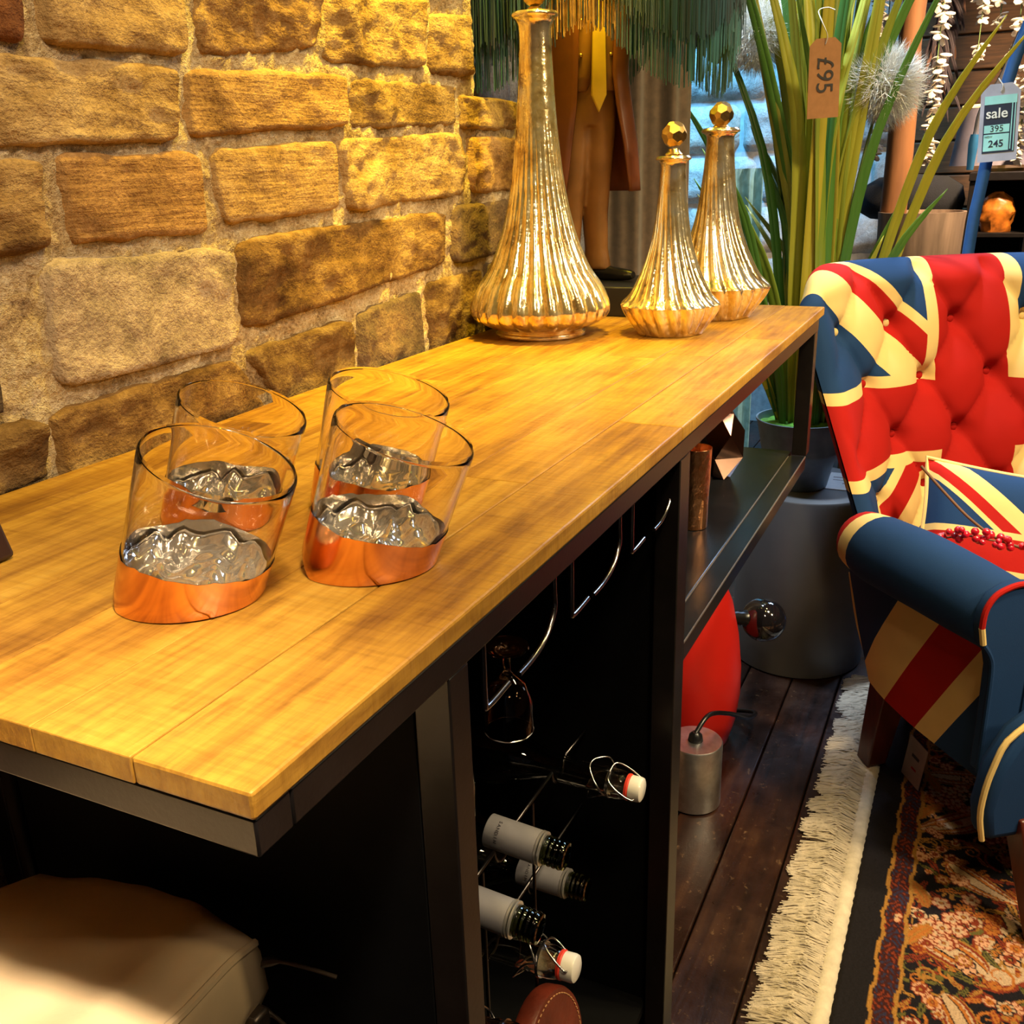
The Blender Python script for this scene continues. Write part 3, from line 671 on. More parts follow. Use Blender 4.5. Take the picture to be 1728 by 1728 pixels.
def decanter(label, loc, prof, nfl, depth, fl0, fl1, twist, ball, rim_h, ball_h, poly=0, stopper_r=0.02):
    o = thing('decanter', label, 'decanter', loc)
    zs = []; rs = []
    P = smooth_path([(r, h, 0) for r, h in prof], 8)
    def fl(t, z):
        a = max(0, min(1, (fl1 - z) / 0.10)) * max(0, min(1, (z - fl0) / 0.006))
        tt = t + twist * z
        f = 1 - depth * a * (1 - abs(math.sin(nfl * tt / 2)) ** 0.7)
        if poly:
            b = max(0, min(1, 1 - z / 0.10)); ph = (t % (2 * PI / poly)) - PI / poly
            f *= 1 - b * (1 - math.cos(PI / poly) / math.cos(ph)) * 0.8
        return f
    n = nfl * 10
    m = MB(); pr = [(max(q.x, 0.001), q.y) for q in P]; m.lathe(pr, n, fl=fl, cap1=False)
    # inside of the neck
    top = [(prof[-1][0] - 0.0035, prof[-1][1] - 0.001), (prof[-1][0] - 0.010, rim_h - 0.012), (prof[-1][0] - 0.012, rim_h - 0.05)]
    m.lathe([(prof[-1][0], prof[-1][1])] + [(max(r, 0.008), h) for r, h in top], 48, cap0=False, cap1=False)
    part('body', m, M_mercury, o, ang=75)
    s = part('stopper', gem(stopper_r), M_gold, o, smooth=False, label='gold faceted ball stopper'); s.location = (0, 0, ball_h)
    sp = MB(); sp.lathe([(0.009, rim_h - 0.02 - ball_h), (0.010, rim_h - ball_h), (0.0125, rim_h + 0.002 - ball_h), (0.0085, rim_h + 0.006 - ball_h), (0.0075, -stopper_r * 0.93)], 24); part('stopper_stem', sp, M_gold, s)
    return o
BIG = [(0.062, 0.0), (0.0665, 0.001), (0.0670, 0.006), (0.0640, 0.010), (0.0770, 0.015), (0.0975, 0.026), (0.1045, 0.040), (0.0995, 0.058), (0.0905, 0.075), (0.0735, 0.100), (0.0557, 0.142), (0.0446, 0.183), (0.0370, 0.223), (0.0321, 0.262), (0.0282, 0.301), (0.0255, 0.339), (0.0233, 0.376), (0.0222, 0.405), (0.0240, 0.420), (0.0312, 0.428), (0.0322, 0.431), (0.0300, 0.434)]
decanter('tall gold mercury glass decanter, biggest of the three, in front of the stone wall', (1.083, 0.352, 0.9003), BIG, 26, 0.075, 0.011, 0.30, 0.5, 0, 0.434, 0.458)
MID = [(0.046, 0.0), (0.0492, 0.001), (0.0600, 0.015), (0.0700, 0.030), (0.0745, 0.041), (0.0735, 0.045), (0.0606, 0.058), (0.0483, 0.079), (0.0377, 0.104), (0.0280, 0.137), (0.0219, 0.178), (0.0190, 0.210), (0.0176, 0.232), (0.0195, 0.238), (0.0240, 0.241), (0.0245, 0.243), (0.0222, 0.246)]
decanter('short mercury glass decanter with faceted ball stopper, nearer the wood edge', (1.147, 0.172, 0.9003), MID, 20, 0.085, 0.002, 0.21, 3.0, 0, 0.246, 0.274, 8, 0.0200)
BCK = [(r * 1.19, h * 1.16) for r, h in MID]
decanter('medium mercury glass decanter with ball stopper, behind the short one', (1.327, 0.152, 0.9003), BCK, 20, 0.085, 0.002, 0.25, 3.0, 0, 0.285, 0.305, 8, 0.0212)

# dark box at the left edge of the bar top
M_dark = simple('dark_brown_lacquer', (0.030, 0.012, 0.010), 0.4, 0, 0.2, 10)
m = MB()
A = Vector((0.146, 0.317)); d1 = Vector((-0.42, -0.02)).normalized(); d2 = Vector((-0.18, 0.36)).normalized()
base = [A, A + d1 * 0.12, A + d1 * 0.12 + d2 * 0.09, A + d2 * 0.09]; cx = sum(base, Vector((0, 0))) / 4
lo = [(p.x, p.y, 0.9005) for p in base]; hi = [((p + (cx - p) * 0.10).x, (p + (cx - p) * 0.10).y, 0.947) for p in base]
m.add(lo + hi, [(3, 2, 1, 0), (4, 5, 6, 7)] + [(i, (i + 1) % 4, 4 + (i + 1) % 4, 4 + i) for i in range(4)])
single('dark_box', 'dark brown box corner at the left edge of the bar top', 'box', m, M_dark, (0.10, 0.34, 0.9005), bevel=0.004, seg=3)

# ------------------------------------------------------------------ figure lamp
SX, SY = 1.384, 0.398
lamp = thing('figure_lamp', 'table lamp of a tailcoated standing figure under a teal fringed shade', 'lamp', (SX, SY, 0.9003))
M_base = simple('black_lamp_base', (0.012, 0.012, 0.014), 0.35)
M_trou = simple('tan_trouser_paint', (0.28, 0.12, 0.035), 0.42, 0, 0.15, 18, 0.05, 80)
M_coat = simple('brown_coat_paint', (0.19, 0.052, 0.016), 0.42, 0, 0.18, 14, 0.05, 80)
M_tie = simple('yellow_tie_paint', (0.72, 0.46, 0.06), 0.4)
M_shoe = simple('black_shoe_paint', (0.015, 0.013, 0.013), 0.25)
M_brass = simple('brass_button', (0.75, 0.52, 0.18), 0.3, 0.9)
M_skin = simple('painted_face', (0.45, 0.24, 0.12), 0.5)
m = MB(); m.box(-0.100, 0.085, -0.128, 0.045, 0.0, 0.048); part('base', m, M_base, lamp, bevel=0.002)
# figure faces -y turned slightly to the camera; local frame: f forward, s sideways (image right)
fw = Vector((-0.62, -0.78, 0)).normalized(); sd = Vector((0.39, -0.92, 0)).normalized(); 
def FP(s, f, z): q = sd * s + fw * f; return (q.x, q.y, z)
def ellipse_sweep(mb, st, n=20):
    pts = []
    for (s, f, z, a, b) in st:
        for i in range(n):
            t = 2 * PI * i / n; pts.append(FP(s + a * math.cos(t), f + b * math.sin(t), z))
    o = len(mb.v); mb.grid(pts, n, len(st), close_u=True)
    mb.f.append(tuple(o + i for i in range(n))); mb.f.append(tuple(o + (len(st) - 1) * n + i for i in range(n)))
m = MB()
ellipse_sweep(m, [(0.022, 0.0, 0.066, 0.021, 0.026), (0.020, 0, 0.10, 0.0175, 0.021), (0.017, 0, 0.16, 0.020, 0.023), (0.017, 0, 0.22, 0.024, 0.027), (0.018, 0, 0.29, 0.029, 0.032), (0.016, 0, 0.34, 0.032, 0.034)])
ellipse_sweep(m, [(-0.034, 0.006, 0.066, 0.021, 0.026), (-0.032, 0.006, 0.10, 0.0175, 0.021), (-0.029, 0.005, 0.16, 0.020, 0.023), (-0.028, 0.004, 0.22, 0.024, 0.027), (-0.026, 0, 0.29, 0.029, 0.032), (-0.024, 0, 0.34, 0.032, 0.034)])
ellipse_sweep(m, [(-0.004, 0, 0.30, 0.048, 0.034), (-0.004, 0, 0.34, 0.054, 0.038), (-0.004, 0, 0.38, 0.050, 0.036), (-0.004, 0, 0.46, 0.058, 0.042), (-0.004, 0, 0.53, 0.066, 0.042), (-0.004, 0, 0.565, 0.05, 0.034), (-0.004, 0, 0.59, 0.02, 0.02)])
body = part('body', m, M_trou, lamp)
rm = body.modifiers.new('join', 'REMESH'); rm.mode = 'VOXEL'; rm.voxel_size = 0.0032; rm.use_smooth_shade = True
sm = body.modifiers.new('smooth', 'SMOOTH'); sm.iterations = 4
for s, rot in ((0.024, 0.55), (-0.036, 0.1)):
    m = MB(); st = [(-0.022, 0.0, 0.012, 0.010), (-0.012, 0.0, 0.016, 0.014), (0.004, 0, 0.0155, 0.017), (0.022, 0, 0.015, 0.013), (0.040, 0, 0.016, 0.0105), (0.052, 0, 0.0135, 0.009), (0.059, 0, 0.007, 0.006)]
    pts = []
    cr, sr = math.cos(rot), math.sin(rot)
    for f, s0, a, h in st:
        for i in range(16):
            t = 2 * PI * i / 16; zz = max(0.0, 0.006 + h * math.sin(t) + 0.004); ss = a * math.cos(t)
            pts.append(FP(s + ss * cr + f * sr, f * cr - ss * sr + 0.004, 0.0485 + zz))
    m.grid(pts, 16, len(st), close_u=True); m.f.append(tuple(range(16))); m.f.append(tuple((len(st) - 1) * 16 + i for i in range(16)))
    part('shoe', m, M_shoe, lamp)
# tailcoat: open shell round the torso, longer at the sides and back
m = MB(); pts = []; NU = 44; zz = [0.195, 0.22, 0.27, 0.33, 0.38, 0.43, 0.49, 0.535, 0.562]
def coat_ring(z, d):
    a = interp([(0.195, 0.088), (0.27, 0.083), (0.34, 0.073), (0.38, 0.068), (0.46, 0.073), (0.53, 0.080), (0.562, 0.05)], z) + d
    b = interp([(0.195, 0.062), (0.27, 0.058), (0.34, 0.050), (0.38, 0.046), (0.46, 0.052), (0.53, 0.050), (0.562, 0.034)], z) + d
    gap = interp([(0.195, 0.62), (0.27, 0.52), (0.34, 0.42), (0.40, 0.40), (0.46, 0.40), (0.562, 0.25)], z)
    out = []
    for i in range(NU):
        t = PI / 2 + gap + (2 * PI - 2 * gap) * i / (NU - 1); wv = 1 + 0.02 * math.sin(t * 7) * max(0, (0.36 - z) / 0.16)
        out.append(FP(-0.004 + a * wv * math.cos(t), b * wv * math.sin(t), z))
    return out
for z in zz: pts += coat_ring(z, 0)
m.grid(pts, NU, len(zz)); pts = []
cj = part('tailcoat', m, M_coat, lamp, fix=False, label='brown tailcoat hanging to the knees')
so_ = cj.modifiers.new('thick', 'SOLIDIFY'); so_.thickness = 0.004
for s0 in (0.066, -0.072):
    m = MB(); m.tube([FP(s0, 0, 0.535), FP(s0 * 1.05, -0.020, 0.48), FP(s0 * 0.95, -0.050, 0.42), FP(s0 * 0.35, -0.066, 0.385)], [0.024, 0.022, 0.020, 0.018], 14); part('sleeve', m, M_coat, lamp)
    m = MB(); m.ball(FP(s0 * 0.12, -0.070, 0.375), 0.013, 12, 8, (0.9, 1.0, 1.3)); part('hand', m, M_skin, lamp)
for s0 in (-1, 1):   # waistcoat fronts
    m = MB(); v = []
    for z, x0, x1 in ((0.545, 0.010, 0.036), (0.48, 0.006, 0.042), (0.42, 0.003, 0.042), (0.375, 0.004, 0.042), (0.352, 0.014, 0.040)):
        b = interp([(0.33, 0.039), (0.38, 0.0395), (0.46, 0.045), (0.545, 0.041)], z)
        for x in (x0, (x0 + x1) / 2, x1): v.append(FP(-0.004 + s0 * x, b * math.sqrt(max(0, 1 - (x / 0.06) ** 2)) + 0.003, z))
    m.grid(v, 3, 5); q = part('waistcoat', m, M_trou, lamp, fix=False); so_ = q.modifiers.new('thick', 'SOLIDIFY'); so_.thickness = 0.004
    for z in (0.50, 0.455, 0.405):
        m = MB(); b = interp([(0.33, 0.039), (0.38, 0.0395), (0.46, 0.045), (0.545, 0.041)], z); m.ball(FP(-0.004 + s0 * 0.024, b * 0.93 + 0.006, z), 0.0032, 10, 6); part('button', m, M_brass, lamp)
m = MB(); m.prism([FP(-0.004 + x, 0.052, z) for x, z in ((-0.007, 0.555), (0.007, 0.555), (0.0125, 0.345), (0.0, 0.318), (-0.0125, 0.345))], FP(0, 0.004, 0)); part('tie', m, M_tie, lamp, bevel=0.0015)
m = MB(); m.ball(FP(-0.085, 0.012, 0.315), 0.006, 10, 6); part('coat_button', m, M_brass, lamp)
m = MB(); m.ball(FP(-0.004, 0.004, 0.648), 0.046, 20, 14, (0.82, 0.95, 1.15)); m.lathe([(0.02, 0.58), (0.019, 0.62)], 14); m.ball(FP(-0.004, 0.05, 0.645), 0.009, 8, 6)
m.ball(FP(0.036, 0.002, 0.648), 0.009, 8, 6); m.ball(FP(-0.044, 0.002, 0.648), 0.009, 8, 6); part('head', m, M_skin, lamp)
m = MB(); m.tube([(0, 0, 0.68), (0, 0, 0.86)], 0.006, 12); part('stem', m, M_brass, lamp)
# shade
CX, CY = 0.003, 0.002
M_shade = simple('teal_silk', (0.015, 0.13, 0.125), 0.7, 0, 0.3, 14, sheen=0.4)
M_teal = simple('teal_fringe_dark', (0.004, 0.065, 0.095), 0.55, 0, 0.5, 120, sheen=0.3, stretch=(1, 1, 0.05))
M_teal2 = simple('teal_fringe_pale', (0.02, 0.13, 0.14), 0.55, 0, 0.4, 120, sheen=0.3, stretch=(1, 1, 0.05))
M_lamplitf = simple('lamplit_fringe', (0.62, 0.36, 0.08), 0.5, 0, 0.3, 100)  # lamp glow on the front strands, put into their colour
m = MB(); m.lathe([(0.247, 0.535), (0.25, 0.56), (0.235, 0.63), (0.17, 0.74), (0.09, 0.81), (0.086, 0.812), (0.166, 0.738), (0.23, 0.628), (0.245, 0.56), (0.243, 0.535)], 60, c=(CX, CY, 0), cap0=False, cap1=False, fl=lambda t, z: 1 + 0.015 * math.cos(10 * t)); m.grid([(CX + r * math.cos(2 * PI * i / 60), CY + r * math.sin(2 * PI * i / 60), 0.535) for r in (0.243, 0.247) for i in range(60)], 60, 2, close_u=True)
shade = part('shade', m, M_shade, lamp, label='teal fringed lampshade')
thc = math.atan2(-0.24 - (SY + CY), -0.25 - (SX + CX))
def fringe(name, nst, R0, ztop, zlo, zhi, mt, jit, wd, sel=None):
    f = MB()
    for i in range(nst):
        th = 2 * PI * (i + rnd.uniform(-.4, .4)) / nst
        k = 0.5 - 0.5 * math.cos(5 * (th - thc)); k = k ** 0.6
        zb = zhi + (zlo - zhi) * k + rnd.uniform(-jit, jit)
        if sel and not sel(th): continue
        r = R0 + rnd.uniform(-0.005, 0.005); t2 = th + rnd.uniform(-.01, .01); tg = Vector((-math.sin(th), math.cos(th), 0)) * wd; ra = Vector((math.cos(th), math.sin(th), 0)) * wd
        a = Vector((CX + r * math.cos(th), CY + r * math.sin(th), ztop)); r2 = r + rnd.uniform(-.004, .004); b = Vector((CX + r2 * math.cos(t2), CY + r2 * math.sin(t2), zb))
        f.add([a - tg, a + tg, a + ra * 1.6, b - tg, b + tg, b + ra * 1.6], [(0, 1, 4, 3), (1, 2, 5, 4), (2, 0, 3, 5), (3, 4, 5), (0, 2, 1)])
    p_ = part(name, f, mt, lamp, fix=False, smooth=False); p_['kind'] = 'stuff'; return p_
fringe('upper_fringe', 1500, 0.250, 0.545, 0.405, 0.475, M_teal, 0.010, 0.0008)['label'] = 'dark teal upper row of fringe'
fringe('lower_fringe', 900, 0.243, 0.53, 0.345, 0.435, M_teal2, 0.006, 0.00065)['label'] = 'paler lower row of fringe'
dth = lambda th: abs((th - thc + PI) % (2 * PI) - PI)
fringe('lamplit_fringe', 1500, 0.246, 0.545, 0.40, 0.425, M_lamplitf, 0.012, 0.0008, lambda th: dth(th) < 0.19)['label'] = 'strands at the front gap of the fringe, coloured gold as if lamplit'
M_bulb = simple('lit_bulb', (1, 0.8, 0.5), 0.3, emit=(1, 0.62, 0.2), estr=12)
m = MB(); m.ball((CX + 0.05, CY - 0.05, 0.66), 0.03, 16, 10); part('bulb', m, M_bulb, lamp)
point('figure_lamp_light', (SX + CX - 0.06, SY + CY - 0.04, 0.9 + 0.565), 5.5, (1, 0.68, 0.04), 0.04)
# curtain behind the lamp
def curtain(name, label, cat, p0, p1, z0, z1, folds, amp, mat):
    m = MB(); NU, NV = 120, 12; pts = []; d = Vector(p1) - Vector(p0); n = Vector((-d.y, d.x)).normalized()
    for j in range(NV):
        for i in range(NU):
            s = i / (NU - 1); k = s * folds * 2 * PI
            of = amp * (math.sin(k + 0.5) + 0.35 * math.sin(2.3 * k)) * (0.8 + 0.2 * j / NV)
            pts.append((p0[0] + d.x * s + n.x * of, p0[1] + d.y * s + n.y * of, z0 + (z1 - z0) * j / (NV - 1)))
    m.grid(pts, NU, NV); c = ((p0[0] + p1[0]) / 2, (p0[1] + p1[1]) / 2, z0)
    o = single(name, label, cat, m, mat, c, fix=False); s = o.modifiers.new('thick', 'SOLIDIFY'); s.thickness = 0.004; return o
M_curt = simple('brown_velvet', (0.15, 0.095, 0.06), 0.8, 0, 0.2, 60, 0.1, 400, sheen=0.5)
curtain('brown_curtain', 'grey brown velvet curtain hanging behind the figure lamp', 'curtain', (1.735, 0.487), (1.83, 0.337), 0.002, 2.3, 2.2, 0.014, M_curt)
M_bcurt = simple('blue_sheer', (0.25, 0.55, 0.75), 0.7, 0, 0.2, 40)
curtain('pale_blue_curtain', 'narrow pale blue curtain beside the brown one, behind the grass', 'curtain', (2.75, 0.50), (2.83, 0.40), 0.002, 1.12, 2.5, 0.012, M_bcurt)
# ------------------------------------------------------------------ far bay: copper pieces on the shelf
ZS = 0.6548
m = MB()
def ham(t, z): return 1 + 0.03 * noise.noise(Vector((math.cos(t) * 3, math.sin(t) * 3, z * 70)))
m.lathe([(0.0, 0), (0.0175, 0), (0.0185, 0.001)] + [(0.0185 + 0.0035 * k / 14, 0.002 + 0.113 * k / 14) for k in range(15)] + [(0.0215, 0.1155), (0.021, 0.113), (0.0175, 0.01), (0, 0.008)], 40, fl=ham, cap0=False, cap1=False)
single('copper_tumbler', 'slim hammered copper beaker standing on the black shelf beside the middle leg', 'beaker', m, M_hammered, (1.005, 0.088, ZS), world=False)
m = MB()
def ring(r, z, tw, n=5): return [(r * math.cos(2 * PI * i / n + tw), r * math.sin(2 * PI * i / n + tw), z) for i in range(n)]
rg = [ring(0.016, 0.0, 0), ring(0.040, 0.040, 0.63), ring(0.036, 0.078, 0), ring(0.020, 0.108, 0.63), ring(0.017, 0.106, 0.63), ring(0.030, 0.07, 0)]
vs = [p for r_ in rg for p in r_]; fs = [tuple(reversed(range(5)))]
for k in range(5):
    for i in range(5):
        a = k * 5 + i; b = k * 5 + (i + 1) % 5; c = (k + 1) * 5 + i; d = (k + 1) * 5 + (i + 1) % 5
        if k in (0, 2): fs += [(a, b, c), (b, d, c)]
        else: fs += [(a, b, d), (a, d, c)]
fs.append(tuple(25 + i for i in range(5))); m.add(vs, fs)
single('faceted_copper_vase', 'faceted copper tea light holder on the black shelf behind the beaker', 'candle holder', m, M_rose, (1.245, 0.11, ZS), world=False, smooth=False)

# ------------------------------------------------------------------ plinth, bucket, grass
m = MB(); m.lathe([(0.0, 0), (0.150, 0), (0.153, 0.003), (0.153, 0.427), (0.151, 0.43), (0.0, 0.43)], 72, cap0=False, cap1=False)
M_plinth = simple('slate_grey_plinth', (0.15, 0.145, 0.15), 0.42, 0, 0.12, 6, spec=0.4)
single('round_plinth', 'dark grey drum plinth on the floor beside the chair, carrying the grass bucket', 'plinth', m, M_plinth, (1.968, 0.075, 0), world=False)
BX, BY, BZ = 1.955, 0.098, 0.4303
pot = thing('zinc_bucket', 'blue grey zinc bucket with green moss on the drum plinth', 'bucket', (BX, BY, BZ))
M_zinc = simple('zinc', (0.27, 0.36, 0.44), 0.45, 0.5, 0.25, 14, 0.1, 60)
m = MB(); m.lathe([(0, 0.0), (0.064, 0), (0.067, 0.004), (0.083, 0.08), (0.0845, 0.083), (0.0845, 0.087), (0.086, 0.092), (0.097, 0.150), (0.100, 0.154), (0.100, 0.158), (0.096, 0.158), (0.094, 0.150), (0.090, 0.12), (0, 0.12)], 56, cap0=False, cap1=False); part('shell', m, M_zinc, pot)
M_moss = simple('green_moss', (0.12, 0.36, 0.03), 0.9, 0, 0.35, 60, 0.8, 260)
m = MB(); pts = []
for j in range(9):
    for i in range(40):
        r = 0.094 * j / 8 + 0.001; t = 2 * PI * i / 40; pts.append((r * math.cos(t), r * math.sin(t), 0.142 + 0.01 * (1 - (j / 8) ** 2) + 0.006 * noise.noise(Vector((r * math.cos(t) * 40, r * math.sin(t) * 40, 0)))))
m.grid(pts, 40, 9, close_u=True); part('moss', m, M_moss, pot)
grass = thing('ornamental_grass', 'tall yellow green artificial grass standing in the zinc bucket', 'plant', (BX, BY, BZ + 0.145))
def blade_mat():
    m, nt, bs = new_mat('grass_blade'); oi = nt.nodes.new('ShaderNodeObjectInfo')
    v = coords(nt, (30, 30, 1.2), rand=5); n = noi(nt, v, 2, 3)
    c = ramp(nt, oi.outputs['Random'], [(0, (0.03, 0.11, 0.025)), (0.3, (0.09, 0.20, 0.03)), (0.55, (0.25, 0.27, 0.03)), (0.82, (0.46, 0.38, 0.03)), (1, (0.20, 0.18, 0.04))])
    c = mix(nt, (X(n) - 0.4) * 1.6, c, mix(nt, 1, c, (0.55, 0.75, 0.5), 'MULTIPLY')); nt.links.new(c, bs.inputs['Base Color'])
    bs.inputs['Roughness'].default_value = 0.38; bs.inputs['Transmission Weight'].default_value = 0.0; return m
M_blade = blade_mat()
def blade(path, wd, face, parent=grass, mat=M_blade, name='blade'):
    p = smooth_path(path, 5); n = len(p); pts = []
    for i, q in enumerate(p):
        t = i / (n - 1); tn = (p[min(i + 1, n - 1)] - p[max(i - 1, 0)]).normalized(); sd_ = tn.cross(Vector(face)).normalized(); nn = sd_.cross(tn)
        w_ = wd * (0.55 + 0.45 * min(1, t / 0.3)) * (1 if t < 0.55 else max(0.03, 1 - ((t - 0.55) / 0.45) ** 1.7))
        pts += [q - sd_ * w_ / 2 + nn * w_ * 0.18, q, q + sd_ * w_ / 2 + nn * w_ * 0.18]
    m = MB(); m.grid(pts, 3, n); o = part(name, m, mat, parent, fix=False, ang=25); s = o.modifiers.new('thick', 'SOLIDIFY'); s.thickness = 0.0012; return o
VR = Vector((0.11, -0.994, 0)); VF = Vector((-0.994, -0.11, 0))      # right / towards camera seen from the bar
br = random.Random(21)
for i in range(66):
    ang_ = br.uniform(0, 2 * PI); r0 = 0.05 * math.sqrt(br.random()); b0 = Vector((r0 * math.cos(ang_), r0 * math.sin(ang_), -0.01))
    lat = br.gauss(-0.015, 0.10); lat = max(-0.24, min(0.24, lat)); dp = br.uniform(-0.16, 0.03)
    h = br.uniform(0.95, 1.25) if i < 50 else br.uniform(0.40, 0.75)
    if 0.07 < lat and i % 2: lat -= 0.10
    if i >= 50: lat *= 1.25
    side = VR * lat + VF * dp; bow = br.uniform(0.6, 1.4)
    path = [b0, b0 + side * 0.12 + Vector((0, 0, h * 0.28)), b0 + side * 0.48 * bow + Vector((0, 0, h * 0.62)), b0 + side * 1.2 + Vector((0, 0, h * br.uniform(0.93, 1.0)))]
    fc = VF * 1.0 + VR * br.uniform(-0.8, 0.8)
    blade(path, br.uniform(0.018, 0.030), fc)
for lat, h, dr in ((-0.25, 0.70, 0.10), (-0.235, 0.42, 0.03), (-0.22, 0.36, 0), (-0.21, 0.50, 0.05), (0.31, 0.78, 0.12), (0.27, 0.80, 0.10), (0.215, 0.50, -0.02), (-0.19, 0.60, 0.09), (0.12, 0.33, 0), (-0.15, 0.34, 0)):
    b0 = VR * lat * 0.2; blade([b0, b0 + VR * lat * 0.25 + Vector((0, 0, h * 0.35)), b0 + VR * lat * 0.55 + VF * 0.04 + Vector((0, 0, h * 0.75)), b0 + VR * lat * 0.95 + VF * (0.05 + dr * 0.3) + Vector((0, 0, h))], 0.019, VF)
# price tag tied to the grass
M_kraft = simple('kraft_card', (0.42, 0.20, 0.085), 0.8, 0, 0.08, 80)
TG = Vector((2.00, 0.106, 0))
tag = thing('price_tag', 'brown card price tag hanging in the tall grass', 'tag', (1.852, 0.086, 1.284))
def tagplate(parent, w_, h_, M, mat, ch=0.012, name='card', hole=True):
    poly = [(-w_ / 2, -h_ / 2), (w_ / 2, -h_ / 2), (w_ / 2, h_ / 2 - ch), (w_ / 2 - ch, h_ / 2), (-w_ / 2 + ch, h_ / 2), (-w_ / 2, h_ / 2 - ch)]
    m = MB(); m.prism([M @ Vector((a, b, 0)) for a, b in poly], M.to_3x3() @ Vector((0, 0, -0.0012))); return part(name, m, mat, parent)
TM = frame_mat((0, 0, 0), VR + Vector((0, 0, 0.03)), (0.0, 0.0, 1)); zax = TM.to_3x3() @ Vector((0, 0, 1))
if zax.dot(VF) < 0: TM = TM @ Matrix.Rotation(PI, 4, 'Y')
tagplate(tag, 0.058, 0.142, TM, M_kraft)
text_part('handwriting', '\u00a395', 0.044, M_ink, tag, TM @ Matrix.Translation((0.0, 0.006, 0.0006)) @ Matrix.Rotation(-PI / 2, 4, 'Z'))
M_string = simple('white_string', (0.7, 0.66, 0.6), 0.8)
m = MB(); m.tube([TM @ Vector(q) for q in smooth_path([(0, 0.060, 0.001), (0.003, 0.075, 0.004), (-0.008, 0.100, 0.0), (-0.016, 0.122, -0.02), (0.0, 0.127, -0.03), (0.014, 0.120, -0.02)], 5)], 0.0009, 5); part('string', m, M_string, tag)
# white puff flowers
def puff_mat():
    m, nt, bs = new_mat('white_feather'); v = coords(nt); nt.links.new(ramp(nt, noi(nt, v, 30), [(0.3, (0.62, 0.60, 0.56)), (0.7, (0.9, 0.9, 0.88))]), bs.inputs['Base Color']); bs.inputs['Roughness'].default_value = 0.8
    bs.inputs['Subsurface Weight'].default_value = 0.0; return m
M_puff = puff_mat(); M_stem = simple('green_stem', (0.14, 0.22, 0.05), 0.5)
def puff(label, c, R, foot):
    o = thing('dandelion_puff', label, 'flower', foot, 0)
    C_ = Vector(c) - Vector(foot)
    m = MB(); m.tube(smooth_path([(0, 0, 0), C_ * 0.5 + Vector((0, 0, 0.1)), C_], 8), 0.003, 6); part('stem', m, M_stem, o)
    m = MB(); m.ball(C_, R * 0.3, 14, 10); part('seed_core', m, simple('pale_green_core', (0.45, 0.48, 0.22), 0.8), o)
    f = MB(); q = random.Random(int(R * 10000))
    for i in range(1500):
        d = Vector((q.gauss(0, 1), q.gauss(0, 1), q.gauss(0, 1))).normalized(); s = d.orthogonal().normalized(); s = Matrix.Rotation(q.uniform(0, 6), 3, d) @ s
        L = R * q.uniform(0.72, 1.08); a = C_ + d * R * 0.25; b = C_ + d * L
        for k in range(3):
            tip = b + (s * math.cos(k * 2.1) + d.cross(s) * math.sin(k * 2.1)) * R * q.uniform(0.12, 0.26) + d * R * 0.07; mid = C_ + d * L * q.uniform(0.62, 0.8)
            f.add([mid, mid + s * 0.0011, tip, mid + d.cross(s) * 0.0011], [(0, 1, 2), (1, 3, 2), (3, 0, 2)])
        f.add([a, a + s * 0.0008, b], [(0, 1, 2)])
    p_ = part('filaments', f, M_puff, o, smooth=False, fix=False); p_['kind'] = 'stuff'; return o
puff('white dandelion puff on the left, beside the teal fringe, behind the grass', (2.035, 0.258, 1.392), 0.084, (BX + 0.03, BY + 0.02, BZ + 0.14))
puff('white dandelion puff on the right of the hanging card tag', (2.04, -0.003, 1.276), 0.086, (BX + 0.035, BY - 0.02, BZ + 0.14))
# card on the plinth
M_card = simple('white_card', (0.78, 0.74, 0.70), 0.7, 0, 0.05, 50)
crd = thing('white_card', 'small white card lying on the drum plinth beside the bucket', 'card', (1.99, 0.005, 0.4304))
m = MB(); m.box(-0.05, 0.08, -0.030, 0.032, 0.0, 0.0012); part('card', m, M_card, crd)
M_faint = simple('faint_print', (0.45, 0.36, 0.34), 0.8)
for a, b, y0, y1 in ((0.040, 0.046, -0.024, 0.022), (0.020, 0.024, -0.014, 0.020), (-0.006, 0.002, -0.016, -0.004)):
    m = MB(); m.box(a, b, y0, y1, 0.0013, 0.0016); part('print_line', m, M_faint, crd, smooth=False)
m = MB(); m.tube(smooth_path([(0.07, -0.005, 0.002), (0.085, -0.012, 0.012), (0.095, -0.004, 0.012), (0.088, 0.004, 0.003)], 4), 0.0009, 5); part('string', m, M_string, crd)

# ------------------------------------------------------------------ red lamp and steel canister on the floor under the far bay
M_red = simple('red_enamel', (0.72, 0.018, 0.010), 0.4, 0, 0.04, 10)
rl = thing('red_lamp', 'red tapering lamp with a black globe bulb on the floor under the bar', 'lamp', (1.50, 0.215, 0.0))
m = MB(); m.lathe([(0, 0), (0.082, 0), (0.085, 0.004), (0.097, 0.05), (0.104, 0.11), (0.103, 0.17), (0.095, 0.24), (0.080, 0.31), (0.055, 0.37), (0.026, 0.40), (0, 0.405)], 56, cap0=False, cap1=False); part('body', m, M_red, rl)
M_blk = simple('black_bakelite', (0.008, 0.008, 0.009), 0.3); M_bglass = simple('black_mirror_globe', (0.010, 0.009, 0.012), 0.06, 0.0, 0.1, 4, spec=0.9, coat=1)
bc = Vector((1.60, 0.090, 0.243)); sk = Vector((1.545, 0.158, 0.262))
def tubew(name, pts, r, mat, parent, n=12):
    m = MB(); m.tube(pts, r, n); return part(name, m, mat, parent, world=True, ang=60)
dv = (bc - sk).normalized()
